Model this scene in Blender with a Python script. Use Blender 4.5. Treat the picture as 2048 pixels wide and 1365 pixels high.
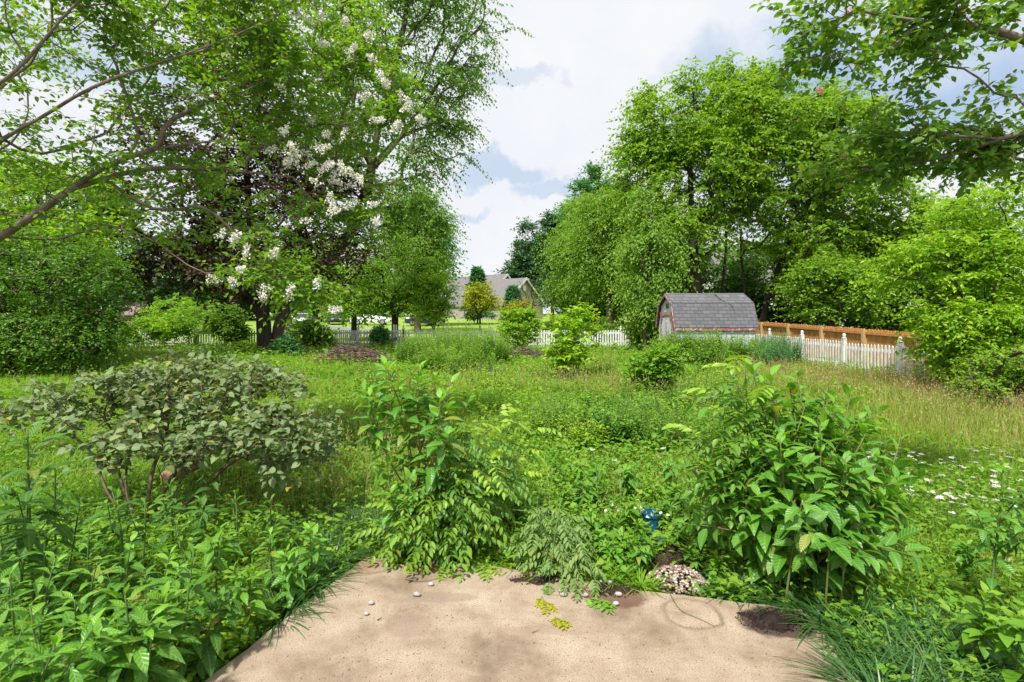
import bpy, math, random
import numpy as np
from mathutils import Vector
R_ = math.radians
for o in list(bpy.data.objects): bpy.data.objects.remove(o)
scene = bpy.context.scene
C = scene.collection
EYE = 1.6
# ------------------------------------------------------------------ camera, sky, sun, exposure
cam_d = bpy.data.cameras.new("camera"); cam = bpy.data.objects.new("camera", cam_d); C.objects.link(cam)
cam.location = (0, 0, EYE); cam.rotation_euler = (R_(90), 0, 0)
cam_d.sensor_width = 36; cam_d.lens = 18; cam_d.shift_y = -42.5/2048
cam_d.clip_start = 0.05; cam_d.clip_end = 2000
scene.camera = cam
SUN_EL, SUN_AZ = 58, 205        # azimuth measured from +Y clockwise
w = bpy.data.worlds.new("World"); scene.world = w; w.use_nodes = True
sun_d = bpy.data.lights.new("sun", 'SUN'); sun = bpy.data.objects.new("sun", sun_d); C.objects.link(sun)
sun_d.energy = 4.6; sun_d.angle = R_(4); sun_d.color = (1, .97, .91)
sv = Vector((math.sin(R_(SUN_AZ))*math.cos(R_(SUN_EL)), math.cos(R_(SUN_AZ))*math.cos(R_(SUN_EL)), math.sin(R_(SUN_EL))))
sun.rotation_euler = sv.to_track_quat('Z', 'Y').to_euler(); sun.location = (0, 0, 30)
scene.view_settings.view_transform = 'Standard'; scene.view_settings.look = 'None'
scene.view_settings.exposure = 0.56; scene.view_settings.gamma = 1
scene.render.engine = 'CYCLES'
cy = scene.cycles
cy.max_bounces = 7; cy.diffuse_bounces = 4; cy.glossy_bounces = 2; cy.transmission_bounces = 4; cy.transparent_max_bounces = 4
cy.use_denoising = True; cy.caustics_reflective = False; cy.caustics_refractive = False
cy.sample_clamp_indirect = 6

def nd(nt, t, **k):
    n = nt.nodes.new(t)
    for a, b in k.items():
        if hasattr(n, a): setattr(n, a, b)
    return n
def mth(nt, op, a, b=None, clamp=False):
    n = nt.nodes.new('ShaderNodeMath'); n.operation = op; n.use_clamp = clamp
    for i, v in enumerate((a, b)):
        if v is None: continue
        if isinstance(v, (int, float)): n.inputs[i].default_value = v
        else: nt.links.new(v, n.inputs[i])
    return n.outputs[0]
def mixc(nt, f, a, b, bt='MIX'):
    n = nt.nodes.new('ShaderNodeMix'); n.data_type = 'RGBA'; n.blend_type = bt
    for i, v in ((0, f), (6, a), (7, b)):
        if isinstance(v, (int, float)): n.inputs[i].default_value = v
        elif isinstance(v, tuple): n.inputs[i].default_value = v if len(v) == 4 else (*v, 1)
        else: nt.links.new(v, n.inputs[i])
    return n.outputs[2]
def noise(nt, vec, scale, detail=4, rough=.55, dist=0):
    n = nt.nodes.new('ShaderNodeTexNoise'); n.inputs['Scale'].default_value = scale
    n.inputs['Detail'].default_value = detail; n.inputs['Roughness'].default_value = rough; n.inputs['Distortion'].default_value = dist
    if vec is not None: nt.links.new(vec, n.inputs['Vector'])
    return n.outputs['Fac']
def ramp(nt, f, stops):
    n = nt.nodes.new('ShaderNodeValToRGB'); nt.links.new(f, n.inputs[0])
    e = n.color_ramp.elements
    while len(e) < len(stops): e.new(.5)
    for k, (p, c) in zip(e, stops): k.position = p; k.color = (*c, 1) if len(c) == 3 else c
    return n.outputs[0]

def make_sky():
    nt = w.node_tree; nt.nodes.clear()
    out = nd(nt, 'ShaderNodeOutputWorld'); bg = nd(nt, 'ShaderNodeBackground')
    sky = nd(nt, 'ShaderNodeTexSky'); sky.sky_type = 'NISHITA'; sky.sun_disc = False
    sky.sun_elevation = R_(SUN_EL); sky.sun_rotation = R_(SUN_AZ)
    tc = nd(nt, 'ShaderNodeTexCoord'); v = tc.outputs['Generated']
    n1 = noise(nt, v, 5, 6, .6, .3); n2 = noise(nt, v, 13, 7, .62)
    # warped direction so the cloud patches have ragged rims
    nn = nd(nt, 'ShaderNodeTexNoise'); nn.inputs['Scale'].default_value = 7; nn.inputs['Detail'].default_value = 9; nn.inputs['Roughness'].default_value = .6
    nt.links.new(v, nn.inputs['Vector'])
    vm = nd(nt, 'ShaderNodeVectorMath', operation='SUBTRACT'); nt.links.new(nn.outputs['Color'], vm.inputs[0]); vm.inputs[1].default_value = (.5, .5, .5)
    vs = nd(nt, 'ShaderNodeVectorMath', operation='SCALE'); nt.links.new(vm.outputs[0], vs.inputs[0]); vs.inputs['Scale'].default_value = .22
    va = nd(nt, 'ShaderNodeVectorMath', operation='ADD'); nt.links.new(v, va.inputs[0]); nt.links.new(vs.outputs[0], va.inputs[1])
    def patch(px, py, rx, ry, soft):
        d = Vector(((px-1024)/1024, 1, (640-py)/1024)); ln = d.length; d.normalize()
        s = nd(nt, 'ShaderNodeVectorMath', operation='SUBTRACT'); nt.links.new(va.outputs[0], s.inputs[0]); s.inputs[1].default_value = d
        m = nd(nt, 'ShaderNodeVectorMath', operation='MULTIPLY'); nt.links.new(s.outputs[0], m.inputs[0])
        m.inputs[1].default_value = (1024*ln/rx, 1024*ln/rx*.7, 1024*ln/ry)
        l = nd(nt, 'ShaderNodeVectorMath', operation='LENGTH'); nt.links.new(m.outputs[0], l.inputs[0])
        mr = nd(nt, 'ShaderNodeMapRange'); nt.links.new(l.outputs['Value'], mr.inputs[0])
        mr.inputs[1].default_value = 1+soft; mr.inputs[2].default_value = 1-soft; mr.inputs[3].default_value = 0; mr.inputs[4].default_value = 1
        return mr.outputs[0]
    hole = patch(1560, 200, 210, 110, .45)
    hole = mth(nt, 'MAXIMUM', hole, mth(nt, 'MULTIPLY', patch(1900, 190, 270, 100, .6), .9))
    hole = mth(nt, 'MAXIMUM', hole, mth(nt, 'MULTIPLY', patch(990, 345, 95, 32, .25), .6))
    hole = mth(nt, 'MAXIMUM', hole, mth(nt, 'MULTIPLY', patch(1105, 385, 90, 26, .2), .55))
    hole = mth(nt, 'MAXIMUM', hole, mth(nt, 'MULTIPLY', patch(930, 440, 50, 12, .4), .5))
    hole = mth(nt, 'MAXIMUM', hole, mth(nt, 'MULTIPLY', patch(1045, 175, 60, 22, .2), .35))
    hole = mth(nt, 'MAXIMUM', hole, mth(nt, 'MULTIPLY', patch(200, 110, 160, 50, .5), .6))
    cloud = ramp(nt, n1, [(.3, (.88, .92, .98)), (.55, (.92, .95, 1.0)), (.75, (.97, .98, 1.0))])
    blue = nd(nt, 'ShaderNodeVectorMath', operation='SCALE'); nt.links.new(sky.outputs[0], blue.inputs[0]); blue.inputs['Scale'].default_value = .1
    grey = mixc(nt, n2, (.48, .67, .95), (.58, .76, 1.0))
    hb = mixc(nt, .25, grey, blue.outputs[0])
    col = mixc(nt, hole, cloud, hb)
    sc = nd(nt, 'ShaderNodeVectorMath', operation='SCALE'); nt.links.new(col, sc.inputs[0]); sc.inputs['Scale'].default_value = 6.6
    nt.links.new(sc.outputs[0], bg.inputs[0]); bg.inputs[1].default_value = .1
    nt.links.new(bg.outputs[0], out.inputs[0])
make_sky()

# ------------------------------------------------------------------ helpers
def PX(px, py, Y): return np.array([(px-1024)/1024*Y, Y, EYE-(py-640)/1024*Y])
def ss(a, b, x): t = np.clip((np.asarray(x, float)-a)/(b-a), 0, 1); return t*t*(3-2*t)
def wav(x, y, f=1., s=0.):
    return (np.sin(x*f*1.7+s)+np.sin(y*f*1.3+s*2.1+1)+np.sin((x+y)*f*.9+s*.7+2)+np.sin((x-y*1.4)*f*2.3+s+.5)*.6)/3.6
def gz(x, y):
    x = np.asarray(x, float); y = np.asarray(y, float)
    z = .034*np.clip(y-31, 0, None)*(y < 1e6)
    z = np.where(y > 120, .034*89+.01*(y-120), z)
    z = z - .10*ss(6, 11, x)*(1-ss(13, 22, y))*ss(4, 9, y)
    z = z + .05*wav(x, y, .5, 3)*ss(5, 9, y)*(1-ss(31, 40, y)) - .05*(1-ss(4.2, 6, y))
    return z
def G(px, py):
    Y = EYE*1024/(py-640); p = PX(px, py, Y); p[2] = gz(p[0], p[1]); return p
def at(px, Y, dz=0):
    X = (px-1024)/1024*Y; return np.array([X, Y, float(gz(X, Y))+dz])
def nrm(a): return a/np.maximum(np.linalg.norm(a, axis=-1, keepdims=True), 1e-9)

class MB:
    def __init__(s): s.v = []; s.q = []; s.t = []; s.c = []; s.n = 0; s.uc = False
    def add(s, v, q=None, t=None, c=None):
        v = np.asarray(v, float).reshape(-1, 3)
        if q is not None and len(q): s.q.append(np.asarray(q, np.int64).reshape(-1, 4)+s.n)
        if t is not None and len(t): s.t.append(np.asarray(t, np.int64).reshape(-1, 3)+s.n)
        s.v.append(v); s.n += len(v)
        if c is not None: s.uc = True
        s.c.append(c if c is not None else np.tile([.5, 0, .5, 0], (len(v), 1)))
    def box(s, x0, x1, y0, y1, z0, z1, M=None, cc=None):
        v = np.array([[x, y, z] for z in (z0, z1) for y in (y0, y1) for x in (x0, x1)], float)
        if M is not None: v = v @ np.asarray(M[0]).T + M[1]
        s.add(v, q=[[0, 2, 3, 1], [4, 5, 7, 6], [0, 1, 5, 4], [2, 6, 7, 3], [0, 4, 6, 2], [1, 3, 7, 5]], c=None if cc is None else np.tile(cc, (8, 1)))
    def tube(s, pts, rad, k=6, cap=True):
        pts = np.asarray(pts, float); n = len(pts); rad = np.broadcast_to(rad, (n,)).astype(float)
        T = nrm(np.gradient(pts, axis=0)); d = nrm(pts[-1]-pts[0])
        ref = np.eye(3)[np.argmin(np.abs(d))]
        U = nrm(np.cross(T, ref)); V = np.cross(T, U)
        a = np.arange(k)*2*math.pi/k
        v = pts[:, None]+rad[:, None, None]*(U[:, None]*np.cos(a)[None, :, None]+V[:, None]*np.sin(a)[None, :, None])
        i = np.arange(n-1)[:, None]*k; j = np.arange(k)[None]; j2 = (j+1) % k
        q = np.stack([i+j, i+j2, i+k+j2, i+k+j], -1).reshape(-1, 4)
        vv = v.reshape(-1, 3); t = None
        if cap:
            vv = np.vstack([vv, pts[-1]+T[-1]*rad[-1]*.4]); m = n*k
            jj = np.arange(k); t = np.stack([(n-1)*k+jj, (n-1)*k+(jj+1) % k, np.full(k, m)], -1)
        s.add(vv, q=q, t=t)
    def build(s, name, mat, parent=None, smooth=False, local=False):
        me = bpy.data.meshes.new(name)
        v = np.concatenate(s.v) if s.v else np.zeros((0, 3))
        if not local and parent is not None: v = v-wloc(parent)
        q = np.concatenate(s.q) if s.q else np.zeros((0, 4), int); t = np.concatenate(s.t) if s.t else np.zeros((0, 3), int)
        me.vertices.add(len(v)); me.vertices.foreach_set('co', v.astype(np.float32).ravel())
        nl = len(q)*4+len(t)*3; me.loops.add(nl)
        me.loops.foreach_set('vertex_index', np.concatenate([q.ravel(), t.ravel()]).astype(np.int32))
        me.polygons.add(len(q)+len(t))
        ls = np.concatenate([np.arange(len(q))*4, len(q)*4+np.arange(len(t))*3]).astype(np.int32)
        me.polygons.foreach_set('loop_start', ls)
        me.polygons.foreach_set('use_smooth', np.full(len(q)+len(t), smooth))
        if s.uc:
            a = me.attributes.new('lc', 'FLOAT_COLOR', 'POINT'); a.data.foreach_set('color', np.concatenate(s.c).astype(np.float32).ravel())
        me.update(calc_edges=True)
        me.materials.append(mat)
        o = bpy.data.objects.new(name, me); C.objects.link(o); o.parent = parent
        return o
def wloc(o):
    p = np.zeros(3)
    while o is not None: p = p+np.array(o.location); o = o.parent
    return p
def tag(o, label=None, cat=None, group=None, kind=None):
    if label: o['label'] = label
    if cat: o['category'] = cat
    if group: o['group'] = group
    if kind: o['kind'] = kind
    return o
def thing(name, label, cat, loc, rz=0, group=None):
    o = bpy.data.objects.new(name, None); C.objects.link(o); o.location = [float(a) for a in loc]; o.rotation_euler = (0, 0, rz)
    o.empty_display_size = .2
    return tag(o, label, cat, group)
def copy_tree(o, parent=None):
    c = o.copy(); C.objects.link(c); c.parent = parent
    for ch in list(o.children): copy_tree(ch, c)
    return c

# leaf templates: x across (in widths), y along (in lengths), z fold (in widths)
def blade_t(st, fold=.1, mid=True):
    v = []; q = []; t = []; prev = None
    for y, wd in st:
        if wd == 0: r = [len(v)]; v.append((0, y, 0))
        elif mid: r = [len(v), len(v)+1, len(v)+2]; v += [(-wd/2, y, fold*wd), (0, y, 0), (wd/2, y, fold*wd)]
        else: r = [len(v), len(v)+1]; v += [(-wd/2, y, 0), (wd/2, y, 0)]
        if prev:
            if len(prev) == 1 and len(r) == 1: pass
            elif len(prev) == 1:
                for a in range(len(r)-1): t.append((prev[0], r[a+1], r[a]))
            elif len(r) == 1:
                for a in range(len(prev)-1): t.append((prev[a], prev[a+1], r[0]))
            else:
                for a in range(len(r)-1): q.append((prev[a], prev[a+1], r[a+1], r[a]))
        prev = r
    return np.array(v, float), np.array(q).reshape(-1, 4), np.array(t).reshape(-1, 3)
TM = {
 'q': (np.array([(0, 0, 0), (.5, .42, .12), (0, 1, 0), (-.5, .42, .12)], float), np.zeros((0, 4), int), np.array([(0, 1, 2), (0, 2, 3)])),
 'o': blade_t([(0, 0), (.12, .55), (.35, 1), (.6, .86), (.83, .42), (1, 0)], .14),
 'm': blade_t([(0, 0), (.3, 1), (.68, .75), (1, 0)], .14),
 'r': blade_t([(0, .35), (.12, .8), (.4, 1), (.7, .72), (.9, .28), (1, 0)], .1),
 'l': blade_t([(0, .1), (.18, .35), (.42, .9), (.6, 1), (.8, .62), (.93, .22), (1, 0)], .12),
 'g': blade_t([(0, 1), (.4, .85), (.75, .5), (1, 0)], 0, False),
 's': (np.array([(math.cos(a)*.5*f, y, math.sin(a)*.5*f) for y, f in ((0, 1), (.35, .9), (.7, .75), (1, .5)) for a in (0, 2.09, 4.19)]),
       np.array([[3*i+j, 3*i+(j+1) % 3, 3*i+3+(j+1) % 3, 3*i+3+j] for i in range(3) for j in range(3)]), np.zeros((0, 3), int)),
}
def leaves(mb, tn, P, D, N, L, W, bend=.15, R=None, A=None, rng=None):
    tv, tq, tt = TM[tn]; n = len(P)
    if n == 0: return
    P = np.asarray(P, float); D = nrm(np.broadcast_to(D, (n, 3))); N = np.broadcast_to(N, (n, 3))
    X = nrm(np.cross(D, N)); Nn = np.cross(X, D)
    L = np.broadcast_to(L, (n,)); W = np.broadcast_to(W, (n,)); bend = np.broadcast_to(bend, (n,))
    y = tv[:, 1]
    V = (P[:, None] + X[:, None]*(tv[:, 0][None]*W[:, None])[..., None] + D[:, None]*((y-0)[None]*L[:, None]*(1-.35*np.abs(bend[:, None])*y[None]))[..., None]
         + Nn[:, None]*(tv[:, 2][None]*W[:, None]-bend[:, None]*(y**2)[None]*L[:, None])[..., None])
    k = len(tv); off = (np.arange(n)*k)[:, None, None]
    if R is None: R = (rng or np.random.default_rng(n)).random(n)
    A = np.zeros(n) if A is None else np.broadcast_to(A, (n,))
    R = np.broadcast_to(R, (n,))
    c = np.zeros((n, k, 4)); c[..., 0] = R[:, None]; c[..., 1] = np.abs(tv[:, 0])[None]*2; c[..., 2] = y[None]; c[..., 3] = np.clip(A, 0, 1)[:, None]
    mb.add(V.reshape(-1, 3), q=(tq[None]+off).reshape(-1, 4) if len(tq) else None, t=(tt[None]+off).reshape(-1, 3) if len(tt) else None, c=c.reshape(-1, 4))
def sticks(mb, P, D, L, r, bend=0):
    D = nrm(np.asarray(D, float)); N = np.where(np.abs(D[:, 2:3]) > .93, [[1., 0, 0]], [[0., 0, 1.]])
    leaves(mb, 's', P, D, N, L, np.asarray(r)*2, bend)

# ------------------------------------------------------------------ materials
MATS = {}
def base_mat(name):
    m = bpy.data.materials.new(name); m.use_nodes = True; nt = m.node_tree; nt.nodes.clear()
    out = nd(nt, 'ShaderNodeOutputMaterial'); b = nd(nt, 'ShaderNodeBsdfPrincipled'); nt.links.new(b.outputs[0], out.inputs[0])
    MATS[name] = m; return m, nt, b, out
LK = (1.34, 1.36, .95)     # overall foliage reflectance
def leaf_mat(name, c1, c2, young, tr=.35, rough=.5, spec=.35, vein=.35, gain=1.5):
    c1, c2, young = [(min(.75, c[0]*LK[0]), min(.75, c[1]*LK[1]), min(.75, c[2]*LK[2])) if c[1] < .5 and c[1] >= c[0]*.9 else c for c in (c1, c2, young)]
    m, nt, b, out = base_mat(name)
    at_ = nd(nt, 'ShaderNodeAttribute', attribute_name='lc'); sep = nd(nt, 'ShaderNodeSeparateColor'); nt.links.new(at_.outputs['Color'], sep.inputs[0])
    col = mixc(nt, sep.outputs[0], c1, c2); col = mixc(nt, at_.outputs['Alpha'], col, young)
    geo = nd(nt, 'ShaderNodeNewGeometry')
    big = noise(nt, geo.outputs['Position'], .9, 2); col = mixc(nt, ramp(nt, big, [(.35, (0, 0, 0)), (.65, (.5, .5, .5))]), col, mixc(nt, .5, col, young))
    if vein > 0:
        col = mixc(nt, ramp(nt, sep.outputs[0], [(.93, (0,)*3), (.985, (.8,)*3)]), col, (.30, .27, .04))
        sn = noise(nt, geo.outputs['Position'], 38, 3, .6); col = mixc(nt, ramp(nt, sn, [(.66, (0,)*3), (.70, (.85,)*3)]), col, (.17, .11, .03))
        dn = noise(nt, geo.outputs['Position'], 7, 3, .6); col = mixc(nt, ramp(nt, dn, [(.35, (.55,)*3), (.6, (0,)*3)]), col, mixc(nt, .5, col, c1))
        f = mth(nt, 'MULTIPLY', mth(nt, 'SUBTRACT', 1.0, mth(nt, 'MULTIPLY', sep.outputs[1], 7.0), True), vein, True)
        col = mixc(nt, f, col, mixc(nt, .5, col, (.5, .6, .3)))
        sv_ = mth(nt, 'SINE', mth(nt, 'ADD', mth(nt, 'MULTIPLY', sep.outputs[2], 50.0), mth(nt, 'MULTIPLY', sep.outputs[1], -9.0)))
        bp = nd(nt, 'ShaderNodeBump'); bp.inputs['Strength'].default_value = .35; bp.inputs['Distance'].default_value = .003
        nt.links.new(sv_, bp.inputs['Height']); nt.links.new(bp.outputs[0], b.inputs['Normal'])
    nt.links.new(col, b.inputs['Base Color']); b.inputs['Roughness'].default_value = rough; b.inputs['Specular IOR Level'].default_value = spec
    t = nd(nt, 'ShaderNodeBsdfTranslucent')
    tcn = mixc(nt, 1.0, col, (gain*1.1, gain*1.1, gain*.4), 'MULTIPLY'); nt.links.new(tcn, t.inputs[0])
    mx = nd(nt, 'ShaderNodeMixShader'); mx.inputs[0].default_value = tr
    nt.links.new(b.outputs[0], mx.inputs[1]); nt.links.new(t.outputs[0], mx.inputs[2]); nt.links.new(mx.outputs[0], out.inputs[0])
    return m
def noisy_mat(name, stops, scale, rough=.85, bump=.3, bscale=None, detail=6, stretch=None, spec=.3, metallic=0):
    m, nt, b, out = base_mat(name)
    tc = nd(nt, 'ShaderNodeTexCoord'); v = tc.outputs['Object']
    if stretch:
        mp = nd(nt, 'ShaderNodeMapping'); mp.inputs['Scale'].default_value = stretch; nt.links.new(v, mp.inputs[0]); v = mp.outputs[0]
    n = noise(nt, v, scale, detail, .6); nt.links.new(ramp(nt, n, stops), b.inputs['Base Color'])
    b.inputs['Roughness'].default_value = rough; b.inputs['Specular IOR Level'].default_value = spec; b.inputs['Metallic'].default_value = metallic
    if bump:
        bp = nd(nt, 'ShaderNodeBump'); bp.inputs['Strength'].default_value = bump; bp.inputs['Distance'].default_value = .01
        nt.links.new(noise(nt, v, bscale or scale*3, 6, .65), bp.inputs['Height']); nt.links.new(bp.outputs[0], b.inputs['Normal'])
    return m
LF = {
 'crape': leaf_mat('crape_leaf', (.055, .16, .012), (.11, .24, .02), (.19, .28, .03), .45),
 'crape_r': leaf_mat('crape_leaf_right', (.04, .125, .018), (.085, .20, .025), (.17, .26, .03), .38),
 'purple': leaf_mat('purple_leaf', (.026, .013, .014), (.062, .032, .027), (.06, .05, .02), .3, vein=0),
 'elm': leaf_mat('elm_leaf', (.05, .13, .03), (.10, .20, .05), (.17, .26, .05), .4, vein=0),
 'bright': leaf_mat('bright_leaf', (.045, .15, .015), (.10, .24, .02), (.25, .36, .03), .42, vein=0),
 'mid': leaf_mat('mid_leaf', (.05, .14, .02), (.11, .22, .03), (.19, .29, .04), .4, vein=0),
 'midl': leaf_mat('light_mid_leaf', (.06, .165, .02), (.125, .24, .03), (.22, .31, .04), .42, vein=0),
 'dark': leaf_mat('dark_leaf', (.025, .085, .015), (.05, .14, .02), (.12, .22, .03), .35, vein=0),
 'willow': leaf_mat('willow_leaf', (.07, .16, .03), (.12, .23, .05), (.17, .27, .05), .4, vein=0),
 'conifer': leaf_mat('conifer_leaf', (.02, .06, .035), (.035, .10, .05), (.06, .13, .05), .2, vein=0),
 'blue': leaf_mat('blue_leaf', (.035, .12, .10), (.06, .17, .10), (.09, .22, .08), .3, vein=0),
 'yellow': leaf_mat('yellow_leaf', (.09, .15, .02), (.22, .24, .025), (.33, .31, .03), .4, vein=0),
 'orange': leaf_mat('orange_leaf', (.25, .20, .03), (.36, .27, .02), (.22, .24, .03), .4, vein=0),
 'grey': leaf_mat('grey_olive_leaf', (.085, .125, .065), (.165, .21, .12), (.10, .19, .06), .22, .5, .5, .3, gain=1.3),
 'weed': leaf_mat('weed_leaf', (.032, .115, .014), (.08, .20, .022), (.17, .32, .03), .33, .45, .35, .5),
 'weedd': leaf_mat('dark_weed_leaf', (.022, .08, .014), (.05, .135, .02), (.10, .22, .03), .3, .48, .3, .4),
 'poke': leaf_mat('poke_leaf', (.04, .14, .025), (.08, .21, .04), (.20, .40, .03), .35, .38, .5, .5),
 'poked': leaf_mat('deep_poke_leaf', (.03, .12, .02), (.065, .18, .035), (.19, .38, .03), .33, .4, .5, .5),
 'pinn': leaf_mat('pinnate_leaf', (.035, .125, .025), (.08, .20, .045), (.26, .38, .04), .35, .36, .55, .35),
 'lime': leaf_mat('lime_leaf', (.12, .26, .02), (.20, .34, .03), (.34, .42, .03), .4),
 'wilt': leaf_mat('wilted_leaf', (.07, .16, .04), (.14, .22, .08), (.20, .26, .11), .25, .55),
 'grass': leaf_mat('grass_blade', (.09, .22, .014), (.17, .31, .02), (.36, .30, .09), .4, .5, .25, 0, 1.3),
 'cover': leaf_mat('ground_cover_leaf', (.045, .145, .016), (.11, .24, .03), (.21, .31, .04), .38, .5, .3, 0),
 'lirio': leaf_mat('lily_turf_blade', (.018, .07, .022), (.035, .11, .03), (.10, .16, .06), .2, .35, .5, 0, 1.2),
 'petal': leaf_mat('white_petal', (.74, .72, .71), (.84, .83, .82), (.66, .58, .50), .15, .7, .1, 0, 1.0),
 'dry': leaf_mat('dry_leaf', (.10, .05, .025), (.20, .11, .05), (.26, .16, .06), .1, .7, .1, 0, 1.),
}
BARK = noisy_mat('bark', [(.3, (.05, .035, .028)), (.6, (.13, .095, .075)), (.8, (.2, .16, .13))], 14, .9, .8, 30, stretch=(1, 1, .25))
DBARK = noisy_mat('dark_bark', [(.3, (.02, .016, .014)), (.7, (.07, .055, .045))], 12, .9, .8, 30, stretch=(1, 1, .25))
CBARK = noisy_mat('crape_bark', [(.3, (.11, .075, .058)), (.55, (.22, .16, .13)), (.8, (.34, .27, .23))], 7, .75, .4, 20)
STEM = noisy_mat('green_stem', [(.3, (.06, .12, .03)), (.7, (.13, .19, .05))], 10, .6, 0)
RSTEM = noisy_mat('reddish_stem', [(.3, (.16, .07, .03)), (.7, (.20, .17, .05))], 6, .6, 0)
TWIG = noisy_mat('twig', [(.3, (.07, .05, .04)), (.7, (.20, .15, .12))], 9, .85, .2)
SOIL = noisy_mat('soil', [(.3, (.018, .011, .008)), (.6, (.06, .035, .025)), (.8, (.12, .07, .05))], 40, .95, 1, 90)

# ------------------------------------------------------------------ the ground
def build_ground():
    ys = np.concatenate([np.arange(-3, 8, .25), np.arange(8, 40, .8), np.arange(40, 130, 4), np.array([130, 160, 220, 300, 450, 700])])
    xs = np.concatenate([-np.geomspace(14, 900, 18)[::-1], np.arange(-13.5, 14, .45), np.geomspace(14, 900, 18)])
    Xg, Yg = np.meshgrid(xs, ys); Z = gz(Xg, Yg)
    n, m = Xg.shape; idx = np.arange(n*m).reshape(n, m)
    q = np.stack([idx[:-1, :-1], idx[:-1, 1:], idx[1:, 1:], idx[1:, :-1]], -1).reshape(-1, 4)
    mb = MB(); mb.add(np.stack([Xg, Yg, Z], -1).reshape(-1, 3), q=q)
    mt, nt, b, out = base_mat('meadow_ground')
    geo = nd(nt, 'ShaderNodeNewGeometry'); p = geo.outputs['Position']
    sp = nd(nt, 'ShaderNodeSeparateXYZ'); nt.links.new(p, sp.inputs[0])
    n1 = noise(nt, p, 1.3, 8, .65); n2 = noise(nt, p, 25, 4, .6); n3 = noise(nt, p, .25, 4)
    near = mixc(nt, ramp(nt, n1, [(.35, (0, 0, 0)), (.62, (1, 1, 1))]), (.045, .035, .018), (.045, .085, .012))
    near = mixc(nt, mth(nt, 'MULTIPLY', n2, .5), near, (.12, .15, .03))
    lawn = mixc(nt, n3, (.20, .33, .05), (.30, .38, .09)); lawn = mixc(nt, mth(nt, 'MULTIPLY', n2, .4), lawn, (.12, .22, .03))
    f = nd(nt, 'ShaderNodeMapRange'); nt.links.new(sp.outputs[1], f.inputs[0]); f.inputs[1].default_value = 29.2; f.inputs[2].default_value = 30.2
    nt.links.new(mixc(nt, f.outputs[0], near, lawn), b.inputs['Base Color']); b.inputs['Roughness'].default_value = 1; b.inputs['Specular IOR Level'].default_value = .1
    bp = nd(nt, 'ShaderNodeBump'); bp.inputs['Strength'].default_value = .6; bp.inputs['Distance'].default_value = .05; nt.links.new(n2, bp.inputs['Height']); nt.links.new(bp.outputs[0], b.inputs['Normal'])
    tag(mb.build('ground', mt, smooth=True), kind='structure')
    # neighbours' asphalt driveway, laid a little above the lawn
    mb = MB(); pts = np.array([(at(560, 57)), (at(645, 55)), (at(700, 50)), (at(790, 44))]); wd = [4, 4, 3.5, 3]
    n = 24; tt = np.linspace(0, 3, n); cp = np.stack([np.interp(tt, range(4), pts[:, k]) for k in range(3)], -1); wv = np.interp(tt, range(4), wd)
    L_ = cp.copy(); R2 = cp.copy(); L_[:, 1] += wv/2; R2[:, 1] -= wv/2
    for a in (L_, R2): a[:, 2] = gz(a[:, 0], a[:, 1])+.03
    mb.add(np.vstack([L_, R2]), q=[[i, i+1, n+i+1, n+i] for i in range(n-1)])
    tag(mb.build('driveway', noisy_mat('asphalt', [(.3, (.14, .14, .15)), (.7, (.24, .24, .25))], 3, .9)), kind='structure')
build_ground()

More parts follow.
